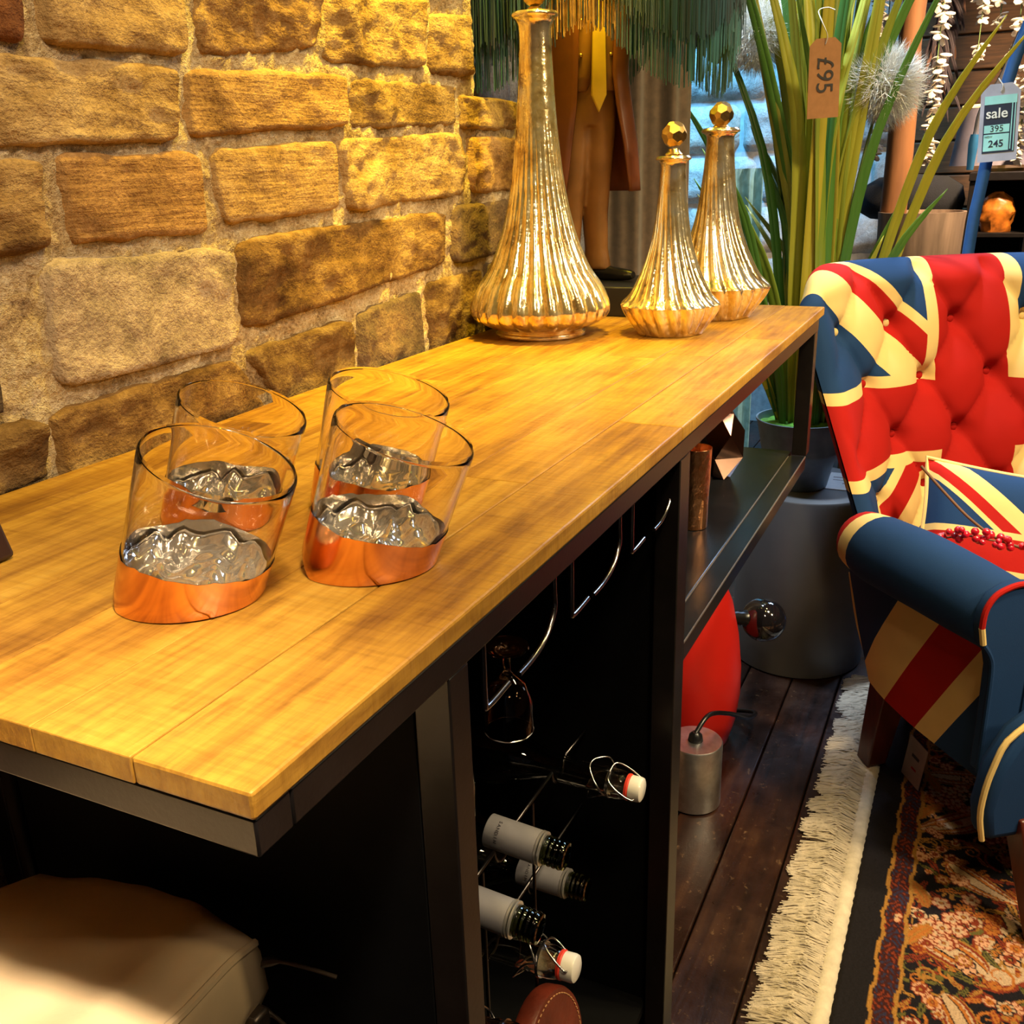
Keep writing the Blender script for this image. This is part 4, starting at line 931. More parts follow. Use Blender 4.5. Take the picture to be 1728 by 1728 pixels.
tubew('socket', [sk - dv * 0.03, sk, sk + dv * 0.012, sk + dv * 0.018, sk + dv * 0.024, sk + dv * 0.030, sk + dv * 0.036, sk + dv * 0.042, bc - dv * 0.035], [0.016, 0.016, 0.016, 0.0145, 0.016, 0.0145, 0.016, 0.0145, 0.022], M_blk, rl)
m = MB(); m.ball(bc, 0.046, 32, 20); part('globe_bulb', m, M_bglass, rl, world=True)
can = thing('steel_canister', 'small brushed steel cylinder with a cord on the floor beside the bar leg', 'canister', (1.281, 0.142, 0))
m = MB(); m.lathe([(0, 0), (0.047, 0), (0.050, 0.003), (0.050, 0.128), (0.048, 0.131), (0.018, 0.131), (0.0, 0.129)], 48, cap0=False, cap1=False); part('body', m, M_can, can)
m = MB(); m.lathe([(0, 0.131), (0.014, 0.131), (0.012, 0.142), (0.006, 0.148), (0, 0.148)], 20, cap0=False, cap1=False); part('cord_grip', m, M_blk, can)
cp = smooth_path([(1.281, 0.142, 0.145), (1.32, 0.128, 0.165), (1.38, 0.105, 0.14), (1.46, 0.085, 0.09), (1.55, 0.085, 0.05), (1.60, 0.12, 0.02), (1.60, 0.19, 0.006), (1.585, 0.24, 0.006)], 8)
m = MB(); m.tube(cp, 0.0045, 10); part('cord', m, M_blk, can, world=True)

# ------------------------------------------------------------------ flag upholstered armchair
CRm, RDm, BLm = (0.76, 0.55, 0.22), (0.40, 0.008, 0.005), (0.009, 0.038, 0.125)
def fabric_finish(nt, bs, col):
    v = coords(nt); n = noi(nt, v, 900, 2); n2 = noi(nt, v, 7, 3)
    c = mix(nt, 1.0, col, ramp(nt, n2, [(0.3, (0.84, 0.84, 0.84)), (0.7, (1, 1, 1))]), 'MULTIPLY')
    nt.links.new(c, bs.inputs['Base Color']); bs.inputs['Roughness'].default_value = 0.85; bs.inputs['Specular IOR Level'].default_value = 0.2
    bump(nt, bs, n, 0.25, 0.0008)
def uv_xy(nt):
    tc = nt.nodes.new('ShaderNodeTexCoord'); sp = nt.nodes.new('ShaderNodeSeparateXYZ'); nt.links.new(tc.outputs['UV'], sp.inputs[0]); return X(sp.outputs[0]), X(sp.outputs[1])
def flag_mat(name, cu, cv, a, b, wc, slope, D, tline, rot=0.0):
    m, nt, bs = new_mat(name); u0, v0 = uv_xy(nt); u0 = u0 - cu; v0 = v0 - cv
    if rot: u, v = u0 * math.cos(rot) + v0 * math.sin(rot), v0 * math.cos(rot) - u0 * math.sin(rot)
    else: u, v = u0, v0
    au, av = u.abs(), v.abs(); k = 1 / math.sqrt(1 + slope * slope)
    e = (av - au * slope) * k; es = e * (u * v).sign()
    dw = e.abs() < D; dr = (es > 0.0) * (es < (D - tline))
    cw = (au < a + wc).max(av < b + wc * 0.8); cr = (au < a).max(av < b)
    c = mix(nt, dw, BLm, CRm); c = mix(nt, dr, c, RDm); c = mix(nt, cw, c, CRm); c = mix(nt, cr, c, RDm)
    fabric_finish(nt, bs, c); return m
def band_mat(name, ku, kv, bands, first, lo=-0.5, hi=1.5):
    """bands: [(threshold, colour)] along ku*u+kv*v"""
    m, nt, bs = new_mat(name); u, v = uv_xy(nt); f = (u * ku + v * kv - lo) / (hi - lo)
    n = nt.nodes.new('ShaderNodeValToRGB'); n.color_ramp.interpolation = 'CONSTANT'; e = n.color_ramp.elements
    st = [(0.0, first)] + [((t - lo) / (hi - lo), c) for t, c in bands]
    while len(e) < len(st): e.new(0.99)
    for q, (p, c) in zip(e, st): q.position = p; q.color = (*c, 1)
    nt.links.new(f.s, n.inputs[0]); fabric_finish(nt, bs, n.outputs[0]); return m
M_fback = flag_mat('flag_back', -0.056, 0.642, 0.080, 0.066, 0.028, 0.88, 0.068, 0.020)
M_blue = band_mat('blue_linen', 1, 0, [(5, BLm)], BLm, -1, 9)
M_redf = band_mat('red_linen', 1, 0, [(5, RDm)], RDm, -1, 9)
M_cream = band_mat('cream_linen', 1, 0, [(5, CRm)], CRm, -1, 9)
chair = thing('flag_armchair', 'button backed armchair upholstered in a red, cream and blue union flag', 'armchair', (1.789, -0.261, 0.0), math.radians(127))
PXL, PZL = 0.150, 0.215      # tuft lattice
def back_w(z): t = max(0, min(1, (z - 0.34) / 0.6)); return 0.262 + 0.122 * t - 0.08 * max(0, (0.46 - z) / 0.24)
def back_y(z, s): t = max(0, (z - 0.34) / 0.6); return -0.02 - 0.15 * t + 0.24 * abs(s) ** 2.8 * (1 - 0.35 * t) - 0.055 * max(0, (abs(s) - 0.86) / 0.14) ** 2
def lat(x, z): a = ((x - 0.045) / PXL + (z - 0.715) / PZL); b = ((x - 0.045) / PXL - (z - 0.715) / PZL); return a, b
m = MB(); NU, NK = 121, 100; pts = []; uvs = []
for j in range(NK):
    k = j / (NK - 1)
    for i in range(NU):
        s = -1 + 2 * i / (NU - 1); zt = 0.945 - 0.075 * max(0, (abs(s) - 0.66) / 0.34) ** 2; T = 0.115 * math.sqrt(max(0.0, 1 - abs(s) ** 3.5)) + 0.006; rr = T / 2; zc = zt - rr
        d = 0
        if k < 0.62: z = 0.34 + (zc - 0.34) * k / 0.62; yy = back_y(z, s); uvv = z; fade = 1
        elif k < 0.80: an = PI * (k - 0.62) / 0.18; z = zc + rr * math.sin(an); yy = back_y(zc, s) - rr + rr * math.cos(an); uvv = zc + rr * an; fade = max(0, math.cos(an))
        else: q = (k - 0.80) / 0.2; z = zc - (zc - 0.22) * q; yy = back_y(max(z, 0.34), s) - T; uvv = z; fade = 0
        x = s * back_w(z)
        a, b = lat(x, z); f = (abs(math.sin(PI * a)) * abs(math.sin(PI * b))) ** 0.45
        ra, rb = a - round(a), b - round(b); dent = math.exp(-((ra + rb) ** 2 * PXL ** 2 / 4 + (ra - rb) ** 2 * PZL ** 2 / 4) / 0.020 ** 2)
        ef = fade * max(0, min(1, (0.97 - abs(s)) / 0.22)) 
        yy += ef * (0.026 * f - 0.026 * dent - 0.008)
        pts.append((x, yy, z)); uvs.append((x * 1.04, uvv))
m.grid(pts, NU, NK, uvs); part('back', m, M_fback, chair, ang=180)
for ia in range(-6, 7):
    for ib in range(-6, 7):
        x = 0.045 + PXL * (ia + ib) / 2; z = 0.715 + PZL * (ia - ib) / 2
        if 0.42 < z < 0.86 and abs(x) < back_w(z) * 0.80:
            col = M_redf if (abs(x) < 0.085 or abs(z - 0.655) < 0.07) else M_cream
            m = MB(); m.ball((x, back_y(z, x / back_w(z)) - 0.027, z), 0.0085, 12, 8, (1, 0.5, 1)); part('button', m, col, chair)
ARM = [(0.326, 0.135, 0.495, 0.034), (0.336, 0.18, 0.503, 0.053), (0.335, 0.24, 0.505, 0.061), (0.318, 0.32, 0.503, 0.063), (0.294, 0.41, 0.493, 0.062), (0.272, 0.48, 0.482, 0.059)]
M_arm = band_mat('flag_arm', 1, 0.0, [(-0.02, CRm), (0.022, RDm), (0.064, CRm), (0.100, BLm)], BLm, -0.3, 0.6)
M_side = band_mat('flag_side', 1, -0.62, [(0.145, CRm), (0.235, RDm), (0.315, CRm), (0.365, BLm)], BLm, -0.6, 0.9)
for sg in (1, -1):
    P = smooth_path([(x * sg, y, z) for x, y, z, r in ARM], 5); ry = [a[1] for a in ARM]; m = MB(); pts = []; uvs = []; n = 24; ln = 0
    for i, q in enumerate(P):
        if i: ln += (q - P[i - 1]).length
        r = interp([(a[1], a[3]) for a in ARM], q.y)
        if i == len(P) - 1: r *= 0.96
        for k_ in range(n):
            t = 2 * PI * k_ / n; dx = r * math.cos(t) * 0.95; dz = r * math.sin(t)
            pts.append((q.x + dx, q.y, q.z + dz)); uvs.append((ln + 0.025 * (1 - math.sin(t)) * 0.5, t))
    m.grid(pts, n, len(P), uvs, close_u=True); m.f.append(tuple(range(n))); m.f.append(tuple((len(P) - 1) * n + i for i in range(n))); part('arm', m, M_arm, chair, ang=70)
    # front scroll and post
    m = MB(); v = []; prof = [(0.060, 0.472), (0.058, 0.50), (0.045, 0.522), (0.022, 0.533), (0.0, 0.536), (-0.022, 0.533), (-0.045, 0.522), (-0.058, 0.50), (-0.060, 0.472), (-0.054, 0.445), (-0.040, 0.425), (-0.033, 0.40), (-0.031, 0.33), (-0.030, 0.22), (0.030, 0.22), (0.031, 0.33), (0.033, 0.40), (0.040, 0.425), (0.054, 0.445)]
    m.prism([(0.270 * sg + x, 0.476, z + 0.010) for x, z in prof], (0, 0.022, 0)); part('arm_front', m, M_blue, chair, bevel=0.004)
    pc = [(0.270 * sg + x * 1.0, 0.476, z) for x, z in prof[-5:] + prof[:14]]
    m = MB(); m.tube(smooth_path([(0.270 * sg + x, 0.4985, z + 0.010) for x, z in [prof[i] for i in range(0, 9)]], 4), 0.0045, 8); part('piping', m, M_redf, chair)
    for seg in ([prof[0], prof[18]], [prof[8], prof[9]]):
        m = MB(); m.tube([(0.270 * sg + x, 0.4985, z + 0.010) for x, z in seg], 0.0047, 8); part('piping', m, M_cream, chair)
    m = MB(); m.tube(smooth_path([(0.270 * sg + x, 0.4985, z + 0.010) for x, z in prof[9:14]], 4), 0.004, 8); part('piping', m, M_blue, chair); m = MB(); m.tube(smooth_path([(0.270 * sg + x, 0.4985, z + 0.010) for x, z in prof[14:19]], 4), 0.004, 8); part('piping', m, M_blue, chair)
    # outer side panel
    m = MB(); NA, NB = 12, 8; pts = []; uvs = []
    for side in (1, 0):
        for j in range(NB):
            for i in range(NA):
                y = 0.15 + 0.34 * i / (NA - 1) + 0.05 * (1 - j / (NB - 1)) * (1 - i / (NA - 1)); zt = interp([(a[1], a[2]) for a in ARM], y) - 0.03; zb = interp([(0.15, 0.235), (0.2, 0.23), (0.3, 0.205), (0.49, 0.17)], y); z = zb + (zt - zb) * j / (NB - 1)
                xo = interp([(a[1], a[0]) for a in ARM], y) + 0.018 - 0.045 * (1 - j / (NB - 1)) - (0 if side else 0.05)
                pts.append((xo * sg, y, z)); uvs.append((y, z - 0.2))
    m.add(pts, [], uvs); N2 = NA * NB
    for j in range(NB - 1):
        for i in range(NA - 1):
            a = j * NA + i; m.f.append((a, a + 1, a + NA + 1, a + NA)); m.f.append((N2 + a, N2 + a + NA, N2 + a + NA + 1, N2 + a + 1))
    rim = [i for i in range(NA)] + [j * NA + NA - 1 for j in range(1, NB)] + [(NB - 1) * NA + i for i in range(NA - 2, -1, -1)] + [j * NA for j in range(NB - 2, 0, -1)]
    for a, b in zip(rim, rim[1:] + rim[:1]): m.f.append((a, N2 + a, N2 + b, b))
    part('side_panel', m, M_side, chair, ang=60)
    m = MB(); m.tube(smooth_path([(0.300 * sg, 0.197, 0.240), (0.322 * sg, 0.172, 0.33), (0.336 * sg, 0.152, 0.43)], 4), 0.0045, 8); part('piping', m, M_cream, chair)
ap = [(-0.335, 0.165), (-0.345, 0.22), (-0.335, 0.29), (-0.305, 0.345), (-0.26, 0.375), (0.26, 0.375), (0.305, 0.345), (0.335, 0.29), (0.345, 0.22), (0.335, 0.165)]
m = MB(); m.prism([(x, 0.535, z) for x, z in ap], (0, 0.045, 0)); part('front_apron', m, M_blue, chair, bevel=0.014, seg=3)
m = MB(); m.tube(smooth_path([(x * 1.004, 0.571, z * 1.004) for x, z in ap[:4]] + [(-0.20, 0.571, 0.378), (0.20, 0.571, 0.378)] + [(x * 1.004, 0.571, z * 1.004) for x, z in ap[6:]], 4), 0.0046, 8); part('piping', m, M_cream, chair)
m = MB(); m.box(-0.245, 0.245, 0.19, 0.534, 0.205, 0.31); part('seat_frame', m, M_blue, chair, bevel=0.02)
m = MB(); m.box(-0.215, 0.215, -0.0, 0.56, 0.305, 0.405); part('seat_cushion', m, flag_mat('flag_seat', 0.0, 0.25, 0.05, 0.05, 0.02, 0.9, 0.04, 0.012), chair, bevel=0.035, seg=5)
M_leg = simple('mahogany', (0.115, 0.022, 0.010), 0.35, 0, 0.25, 12, stretch=(6, 6, 1))
for (x0, y0, x1, y1, r0, r1) in ((0.268, 0.212, 0.252, 0.150, 0.027, 0.020), (-0.268, 0.212, -0.252, 0.15, 0.027, 0.020), (0.262, 0.562, 0.268, 0.640, 0.024, 0.016), (-0.262, 0.562, -0.268, 0.640, 0.024, 0.016)):
    m = MB(); a = Vector((x0, y0, 0.255 if y0 < 0.4 else 0.2)); b = Vector((x1, y1, 0.0185))
    m.add([(a.x + i * r0, a.y + j * r0, a.z) for i, j in ((-1, -1), (1, -1), (1, 1), (-1, 1))] + [(b.x + i * r1, b.y + j * r1, b.z) for i, j in ((-1, -1), (1, -1), (1, 1), (-1, 1))], [(0, 1, 2, 3), (7, 6, 5, 4), (0, 4, 5, 1), (1, 5, 6, 2), (2, 6, 7, 3), (3, 7, 4, 0)]); part('leg', m, M_leg, chair, bevel=0.003)
# cushion
def pillow(name, label, cat, c, xdir, ydir, W, H, T, mat, pipe):
    M = frame_mat((0, 0, 0), xdir, ydir); m = MB(); n = 25; pts = []; uvs = []
    for sgn in (1, -1):
        for j in range(n):
            for i in range(n):
                s = -1 + 2 * i / (n - 1); t = -1 + 2 * j / (n - 1); ps = 1 - 0.07 * (1 - t * t) ; pt_ = 1 - 0.07 * (1 - s * s)
                h = T * ((1 - s ** 4) * (1 - t ** 4)) ** 0.55 * (1 + 0.06 * noise.noise(Vector((s * 2, t * 2, sgn))))
                q = M @ Vector((s * W / 2 * ps, t * H / 2 * pt_, sgn * h)); pts.append(q); uvs.append((s * W / 2, t * H / 2))
    m.add(pts, [], uvs)
    for k, fl_ in ((0, 0), (n * n, 1)):
        for j in range(n - 1):
            for i in range(n - 1):
                a = k + j * n + i; q = (a, a + 1, a + n + 1, a + n); m.f.append(q if not fl_ else tuple(reversed(q)))
    o = thing(name, label, cat, c); part('cover', m, mat, o, ang=100, fix=False)
    pth = []
    for e in range(4):
        for i in range(12):
            s = -1 + 2 * i / 12; x, y = ((s, -1), (1, s), (-s, 1), (-1, -s))[e]
            ps = 1 - 0.07 * (1 - y * y); pt_ = 1 - 0.07 * (1 - x * x); pth.append(M @ Vector((x * W / 2 * ps, y * H / 2 * pt_, 0)))
    m = MB(); m.tube(pth, 0.0042, 8, closed=True); part('piping', m, pipe, o); return o
cfx = Vector((0.10, -0.97, -0.10)); cfy = Vector((0.52, 0.0, 0.85))
pillow('flag_cushion', 'square union flag cushion with cream piping lying on the armchair seat', 'cushion', (1.60, -0.375, 0.465), cfx, cfy, 0.40, 0.28, 0.055, flag_mat('flag_cushion', 0.02, -0.03, 0.030, 0.030, 0.016, 0.80, 0.030, 0.009), M_cream)
# red berry branch
bb = thing('berry_branch', 'sprig of red berries on a bare twig lying across the flag cushion', 'sprig', (1.52, -0.32, 0.53))
M_twig = simple('brown_twig', (0.16, 0.07, 0.03), 0.7); M_berry = simple('red_berry', (0.62, 0.01, 0.03), 0.18, 0, 0.2, 30, coat=0.6)
def BP(px_, py_, D):   # branch laid on the cushion's face; local offsets measured in metres along it
    return Vector((px_, py_, D))
tw = [Vector(q) for q in ((1.530, -0.178, 0.622), (1.510, -0.225, 0.580), (1.490, -0.270, 0.545), (1.480, -0.320, 0.518), (1.480, -0.40, 0.50))]
tubew('twig', smooth_path(tw, 6), 0.0026, M_twig, bb, 8)
tw2 = [Vector(q) for q in ((1.480, -0.330, 0.516), (1.462, -0.300, 0.524), (1.452, -0.262, 0.530), (1.446, -0.222, 0.520), (1.445, -0.205, 0.510))]
tubew('twig', smooth_path(tw2, 6), 0.0018, M_twig, bb, 8)
q = random.Random(4); tp = smooth_path(tw2, 8) + smooth_path(tw[3:], 8)
for i in range(34):
    c = q.choice(tp) + Vector((q.uniform(-0.012, 0.004), q.uniform(-0.014, 0.014), q.uniform(-0.010, 0.016))); m = MB(); m.ball(c, q.uniform(0.0050, 0.0072), 12, 8); part('berry', m, M_berry, bb, world=True)
# ------------------------------------------------------------------ fringed rug
RX0, RX1, RY0, RY1 = 0.45, 1.86, -1.05, -0.166
rug = thing('persian_rug', 'ornate dark floral rug with black border and cream fringe on the floor', 'rug', (1.1, -0.6, 0.0))
NXr, NYr = 640, 400
gx = np.linspace(RX0, RX1, NXr); gy = np.linspace(RY0, RY1, NYr)
GX, GY = np.meshgrid(gx, gy, indexing='ij')
colr = np.zeros((NXr, NYr, 3)); rg_ = np.random.RandomState(5)
BLK = (0.012, 0.010, 0.014); GLD = (0.38, 0.18, 0.04); PNK = (0.66, 0.34, 0.20); CRM = (0.56, 0.38, 0.24); RED = (0.22, 0.035, 0.015); ORG = (0.46, 0.15, 0.03); GRN = (0.13, 0.11, 0.03); NAV = (0.03, 0.03, 0.07)
colr[:] = BLK
D0 = RY1 - GY                      # distance from the fringe side
def paint(mask, c): colr[mask] = c
wob = 0.002 * np.sin(GX * 70) + 0.001 * np.sin(GX * 190)
# fine speckled guard strip between two gold cords
sp = (np.sin(GX * 260 + np.sin(GY * 300) * 2) * np.sin(GY * 330 + np.sin(GX * 190) * 2))
st_ = (D0 > 0.052) & (D0 < 0.082); paint(st_, (0.05, 0.012, 0.012)); paint(st_ & (sp > 0.45), NAV); paint(st_ & (sp < -0.55), RED)
F0 = 0.085
fld = D0 > F0
# cartouches of cream ground swirling through the black field
cg = np.sin(GX * 11 + 1.5 * np.sin(GY * 13)) + np.sin(GY * 14 - 1.2 * np.sin(GX * 9) + 1.1)
paint(fld & (cg > 0.95), CRM); paint(fld & (np.abs(cg - 0.95) < 0.08), RED)
def local(cx, cy, R):
    i0, i1 = np.searchsorted(gx, (cx - R, cx + R)); j0, j1 = np.searchsorted(gy, (cy - R, cy + R)); return slice(i0, i1), slice(j0, j1)
def flower(cx, cy, r, n, c1, c2, c3, ph):
    sl = local(cx, cy, r * 1.15); dx = GX[sl] - cx; dy = GY[sl] - cy; R = np.hypot(dx, dy); T = np.arctan2(dy, dx) + ph
    e = r * (0.72 + 0.28 * np.abs(np.cos(T * n / 2)) ** 0.7); v = colr[sl]; ok = D0[sl] > F0 - 0.02
    v[(R < e) & ok] = c3; v[(R < e * 0.86) & ok] = c1; v[(R < e * 0.86) & ok & (np.abs(np.sin(T * n / 2)) > 0.93) & (R > r * 0.3)] = c3
    v[(R < e * 0.55) & ok] = c2; v[(R < r * 0.24) & ok] = c3; v[(R < r * 0.13) & ok] = GLD
def stroke(pts, w_, c):
    for (x, y), k in zip(pts, np.linspace(0, 1, len(pts))):
        ww = w_ * (1 - 0.75 * k); sl = local(x, y, ww * 1.1); v = colr[sl]; v[((GX[sl] - x) ** 2 + (GY[sl] - y) ** 2 < ww * ww) & (D0[sl] > F0)] = c
def scroll(cx, cy, r, a0, turns, dirn, w_, c):
    t = np.linspace(0, 1, int(140 * turns)); R = r * (1 - t * 0.88); A = a0 + dirn * t * turns * 2 * np.pi
    stroke(list(zip(cx + R * np.cos(A), cy + R * np.sin(A))), w_, c)
def leaf(cx, cy, L, a, c1, c2):
    sl = local(cx, cy, L); dx = GX[sl] - cx; dy = GY[sl] - cy; u = dx * np.cos(a) + dy * np.sin(a); v_ = -dx * np.sin(a) + dy * np.cos(a) - 0.25 * u * u / L
    k = u / L * 1.0 + 0.5; wd = L * 0.20 * np.sqrt(np.clip(k * (1 - k) * 4, 0, 1)) * (1 - 0.4 * k) * (1 + 0.18 * np.sin(k * 40)); v = colr[sl]; ok = (k > 0) & (k < 1) & (D0[sl] > F0)
    v[ok & (np.abs(v_) < wd)] = c2; v[ok & (np.abs(v_) < wd * 0.72)] = c1; v[ok & (np.abs(v_) < wd * 0.12)] = c2
def paisley(cx, cy, L, a, fl_):
    sl = local(cx, cy, L * 1.1); dx = GX[sl] - cx; dy = (GY[sl] - cy) * fl_; u = dx * np.cos(a) + dy * np.sin(a); v_ = -dx * np.sin(a) + dy * np.cos(a)
    k = u / L + 0.5; bend = 0.30 * L * np.clip(k, 0, 1) ** 2; wd = L * 0.33 * np.sqrt(np.clip(k, 0, 1)) * np.clip(1 - k, 0, 1) ** 0.75 * 1.55; d = np.abs(v_ - bend); ok = (k > 0) & (k < 1) & (D0[sl] > F0); v = colr[sl]
    for f, c in ((1.0, GLD), (0.90, RED), (0.74, CRM), (0.60, ORG), (0.40, BLK), (0.32, CRM)): v[ok & (d < wd * f)] = c
    v[ok & (d < wd * 0.68) & (np.sin(k * 70) > 0.75) & (d > wd * 0.6)] = RED
for i in range(620):
    x = rg_.uniform(RX0, RX1); y = rg_.uniform(RY0, RY1 - F0); scroll(x, y, rg_.uniform(0.012, 0.034), rg_.uniform(0, 6.28), rg_.uniform(0.8, 1.6), rg_.choice([-1, 1]), rg_.uniform(0.0022, 0.0038), [GLD, ORG, GLD, GRN, RED][rg_.randint(5)])
for i in range(1300): leaf(rg_.uniform(RX0, RX1), rg_.uniform(RY0, RY1 - F0), rg_.uniform(0.020, 0.048), rg_.uniform(0, 6.28), [GLD, ORG, GRN, RED][rg_.randint(4)], [RED, BLK, BLK][rg_.randint(3)])
for i in range(30): paisley(RX0 + 0.05 * i + 0.02, RY1 - F0 - rg_.uniform(0.05, 0.10) - 0.17 * (i % 3), rg_.uniform(0.11, 0.16), rg_.uniform(0, 6.28), rg_.choice([-1, 1]))
for i in range(900): flower(rg_.uniform(RX0, RX1), rg_.uniform(RY0, RY1 - F0 - 0.005), rg_.uniform(0.007, 0.018), rg_.choice([5, 6, 8]), [PNK, ORG, CRM, PNK, GLD][rg_.randint(5)], [ORG, RED, PNK][rg_.randint(3)], [RED, BLK, RED][rg_.randint(3)], rg_.uniform(0, 6))
for cx in (0.80, 1.12, 1.45, 1.75):   # tight clusters of pink blossom near the border
    for i in range(11): flower(cx + rg_.normal(0, 0.030), RY1 - F0 - 0.045 + rg_.normal(0, 0.022), 0.016, 5, PNK, CRM, RED, rg_.uniform(0, 6))
    leaf(cx + 0.05, RY1 - F0 - 0.012, 0.07, 0.5, ORG, GLD); leaf(cx - 0.05, RY1 - F0 - 0.012, 0.07, 2.6, ORG, GLD)
paint(np.abs(D0 - 0.050 + wob) < 0.0028, GLD); paint(np.abs(D0 - 0.084 + wob) < 0.0030, GLD)
ZR = 0.012 + 0.0016 * np.random.RandomState(2).rand(NXr, NYr) - 0.008 * np.clip(1 - D0 / 0.006, 0, 1)
me = bpy.data.meshes.new('pile'); V = np.stack([GX - 1.1, GY + 0.6, ZR], -1).reshape(-1, 3)
idx = np.arange(NXr * NYr).reshape(NXr, NYr); Q = np.stack([idx[:-1, :-1], idx[1:, :-1], idx[1:, 1:], idx[:-1, 1:]], -1).reshape(-1, 4)
me.vertices.add(len(V)); me.vertices.foreach_set('co', V.ravel().astype(np.float32)); me.loops.add(Q.size); me.loops.foreach_set('vertex_index', Q.ravel().astype(np.int32))
me.polygons.add(len(Q)); me.polygons.foreach_set('loop_start', np.arange(0, Q.size, 4, dtype=np.int32)); me.update(calc_edges=True)
at_ = me.color_attributes.new('weave', 'FLOAT_COLOR', 'POINT'); at_.data.foreach_set('color', np.concatenate([colr, np.ones((NXr, NYr, 1))], -1).reshape(-1).astype(np.float32))
def rug_mat():
    m, nt, bs = new_mat('woven_pile'); a = nt.nodes.new('ShaderNodeAttribute'); a.attribute_name = 'weave'; v = coords(nt); n = noi(nt, v, 420, 3)
    c = mix(nt, 1.0, a.outputs['Color'], ramp(nt, n, [(0.3, (0.7, 0.7, 0.7)), (0.7, (1.1, 1.1, 1.1))]), 'MULTIPLY'); nt.links.new(c, bs.inputs['Base Color']); bs.inputs['Roughness'].default_value = 0.9; bs.inputs['Specular IOR Level'].default_value = 0.15
    bump(nt, bs, n, 0.5, 0.0015); return m
me.materials.append(rug_mat()); me.shade_smooth(); link('pile', me, rug)
M_wool = simple('cream_wool', (0.70, 0.61, 0.51), 0.85, 0, 0.12, 60, 0.3, 500)
m = MB(); pts = []; n = 300
for j in range(7):
    for i in range(n):
        x = RX0 + (RX1 - RX0) * i / (n - 1); a = PI * j / 6; pts.append((x, RY1 + 0.012 - 0.015 * math.cos(a) + 0.0008 * math.sin(x * 300), 0.002 + 0.013 * math.sin(a) + 0.0012 * math.sin(x * 420 + j)))
m.grid(pts, n, 7); part('woven_hem', m, M_wool, rug, world=True, label='cream woven hem')
f = MB(); q = random.Random(9)
for i in range(7000):
    x = RX0 + (RX1 - RX0) * q.random(); tuft = math.floor(x / 0.012); tq = random.Random(tuft); lean = tq.uniform(-0.02, 0.02); L = 0.070 + tq.uniform(-0.008, 0.010) + q.uniform(-0.008, 0.006)
    y0 = RY1 + q.uniform(0.018, 0.03); z0 = q.uniform(0.004, 0.013); w_ = q.uniform(0.0006, 0.0011); pz = None
    ln = lean + q.uniform(-0.014, 0.014); P = [(x, y0, z0), (x + ln * 0.3, y0 + L * 0.35, z0 + q.uniform(0.0, 0.010)), (x + ln * 0.7, y0 + L * 0.7, 0.003 + q.uniform(0, 0.010)), (x + ln, y0 + L, 0.002 + q.uniform(0, 0.004))]
    vs = []
    for (a, b, c) in P: vs += [(a - w_, b, c), (a + w_, b, c), (a, b, c + w_ * 1.6)]
    fs = []
    for k in range(3):
        o = k * 3; fs += [(o, o + 3, o + 5, o + 2), (o + 1, o + 2, o + 5, o + 4)]
    f.add(vs, fs)
p_ = part('fringe', f, M_wool, rug, world=True, smooth=False, fix=False, label='thick cream fringe'); p_['kind'] = 'stuff'
# folded price card standing on the rug
rc_ = thing('rug_card', 'stiff pale price card hooked upright on the far corner of the rug', 'tag', (1.475, -0.228, 0.0135))
RM = frame_mat((0, 0, 0.046), (-0.80, -0.60, -0.10), (0.05, -0.02, 1.0))
M_pcard = simple('pale_pink_card', (0.42, 0.32, 0.30), 0.7)
m = MB(); m.prism([RM @ Vector(q) for q in ((-0.028, -0.045, 0), (0.028, -0.045, 0), (0.028, 0.045, 0), (-0.028, 0.045, 0))], RM.to_3x3() @ Vector((0, 0, -0.0012))); part('card', m, M_pcard, rc_)
m = MB(); m.prism([RM @ Vector(q) for q in ((-0.010, 0.008, 0.0004), (0.012, 0.008, 0.0004), (0.012, 0.0145, 0.0004), (-0.010, 0.0145, 0.0004))], RM.to_3x3() @ Vector((0, 0, 0.0003))); part('printed_dash', m, M_ink, rc_)
m = MB(); m.prism([RM @ Vector(q) for q in ((-0.004, -0.016, 0.0004), (0.010, -0.016, 0.0004), (0.010, -0.012, 0.0004), (-0.004, -0.012, 0.0004))], RM.to_3x3() @ Vector((0, 0, 0.0003))); part('printed_mark', m, M_redf, rc_)

# ------------------------------------------------------------------ cream leather stool under the overhang
M_cream_l = simple('cream_leather', (0.74, 0.54, 0.32), 0.38, 0, 0.10, 8, 0.15, 90, spec=0.5)
stl = thing('leather_stool', 'cream leather stool with a pinched seam tucked under the bar overhang', 'stool', (-0.05, 0.25, 0.0))
m = MB(); NS = 30; pts = []
C_ = Vector((0.130, 0.143, 0.660)); D_ = Vector((0.122, 0.335, 0.655)); F_ = Vector((-0.175, 0.055, 0.790)); G_ = Vector((-0.22, 0.37, 0.70))
def stop(s, t):
    p = (C_ * (1 - t) + D_ * t) * (1 - s) + (F_ * (1 - t) + G_ * t) * s
    ed = min(s, 1 - s, t, 1 - t); h = 0.016 * min(1, ed / 0.18) - 0.02 * math.sin(PI * s) * math.sin(PI * t) * 1.2
    p = p + Vector((0.016 * math.sin(PI * t) * (1 - s), 0.02 * math.sin(PI * s) * (1 if t > 0.5 else 0) * (t - .5) * 2, h + 0.004 * noise.noise(Vector((s * 5, t * 5, 0))))); return p
for j in range(NS):
    for i in range(NS): pts.append(stop(i / (NS - 1), j / (NS - 1)))
m.grid(pts, NS, NS)
lo = []
ringi = [i for i in range(NS)] + [j * NS + NS - 1 for j in range(1, NS)] + [(NS - 1) * NS + i for i in range(NS - 2, -1, -1)] + [j * NS for j in range(NS - 2, 0, -1)]
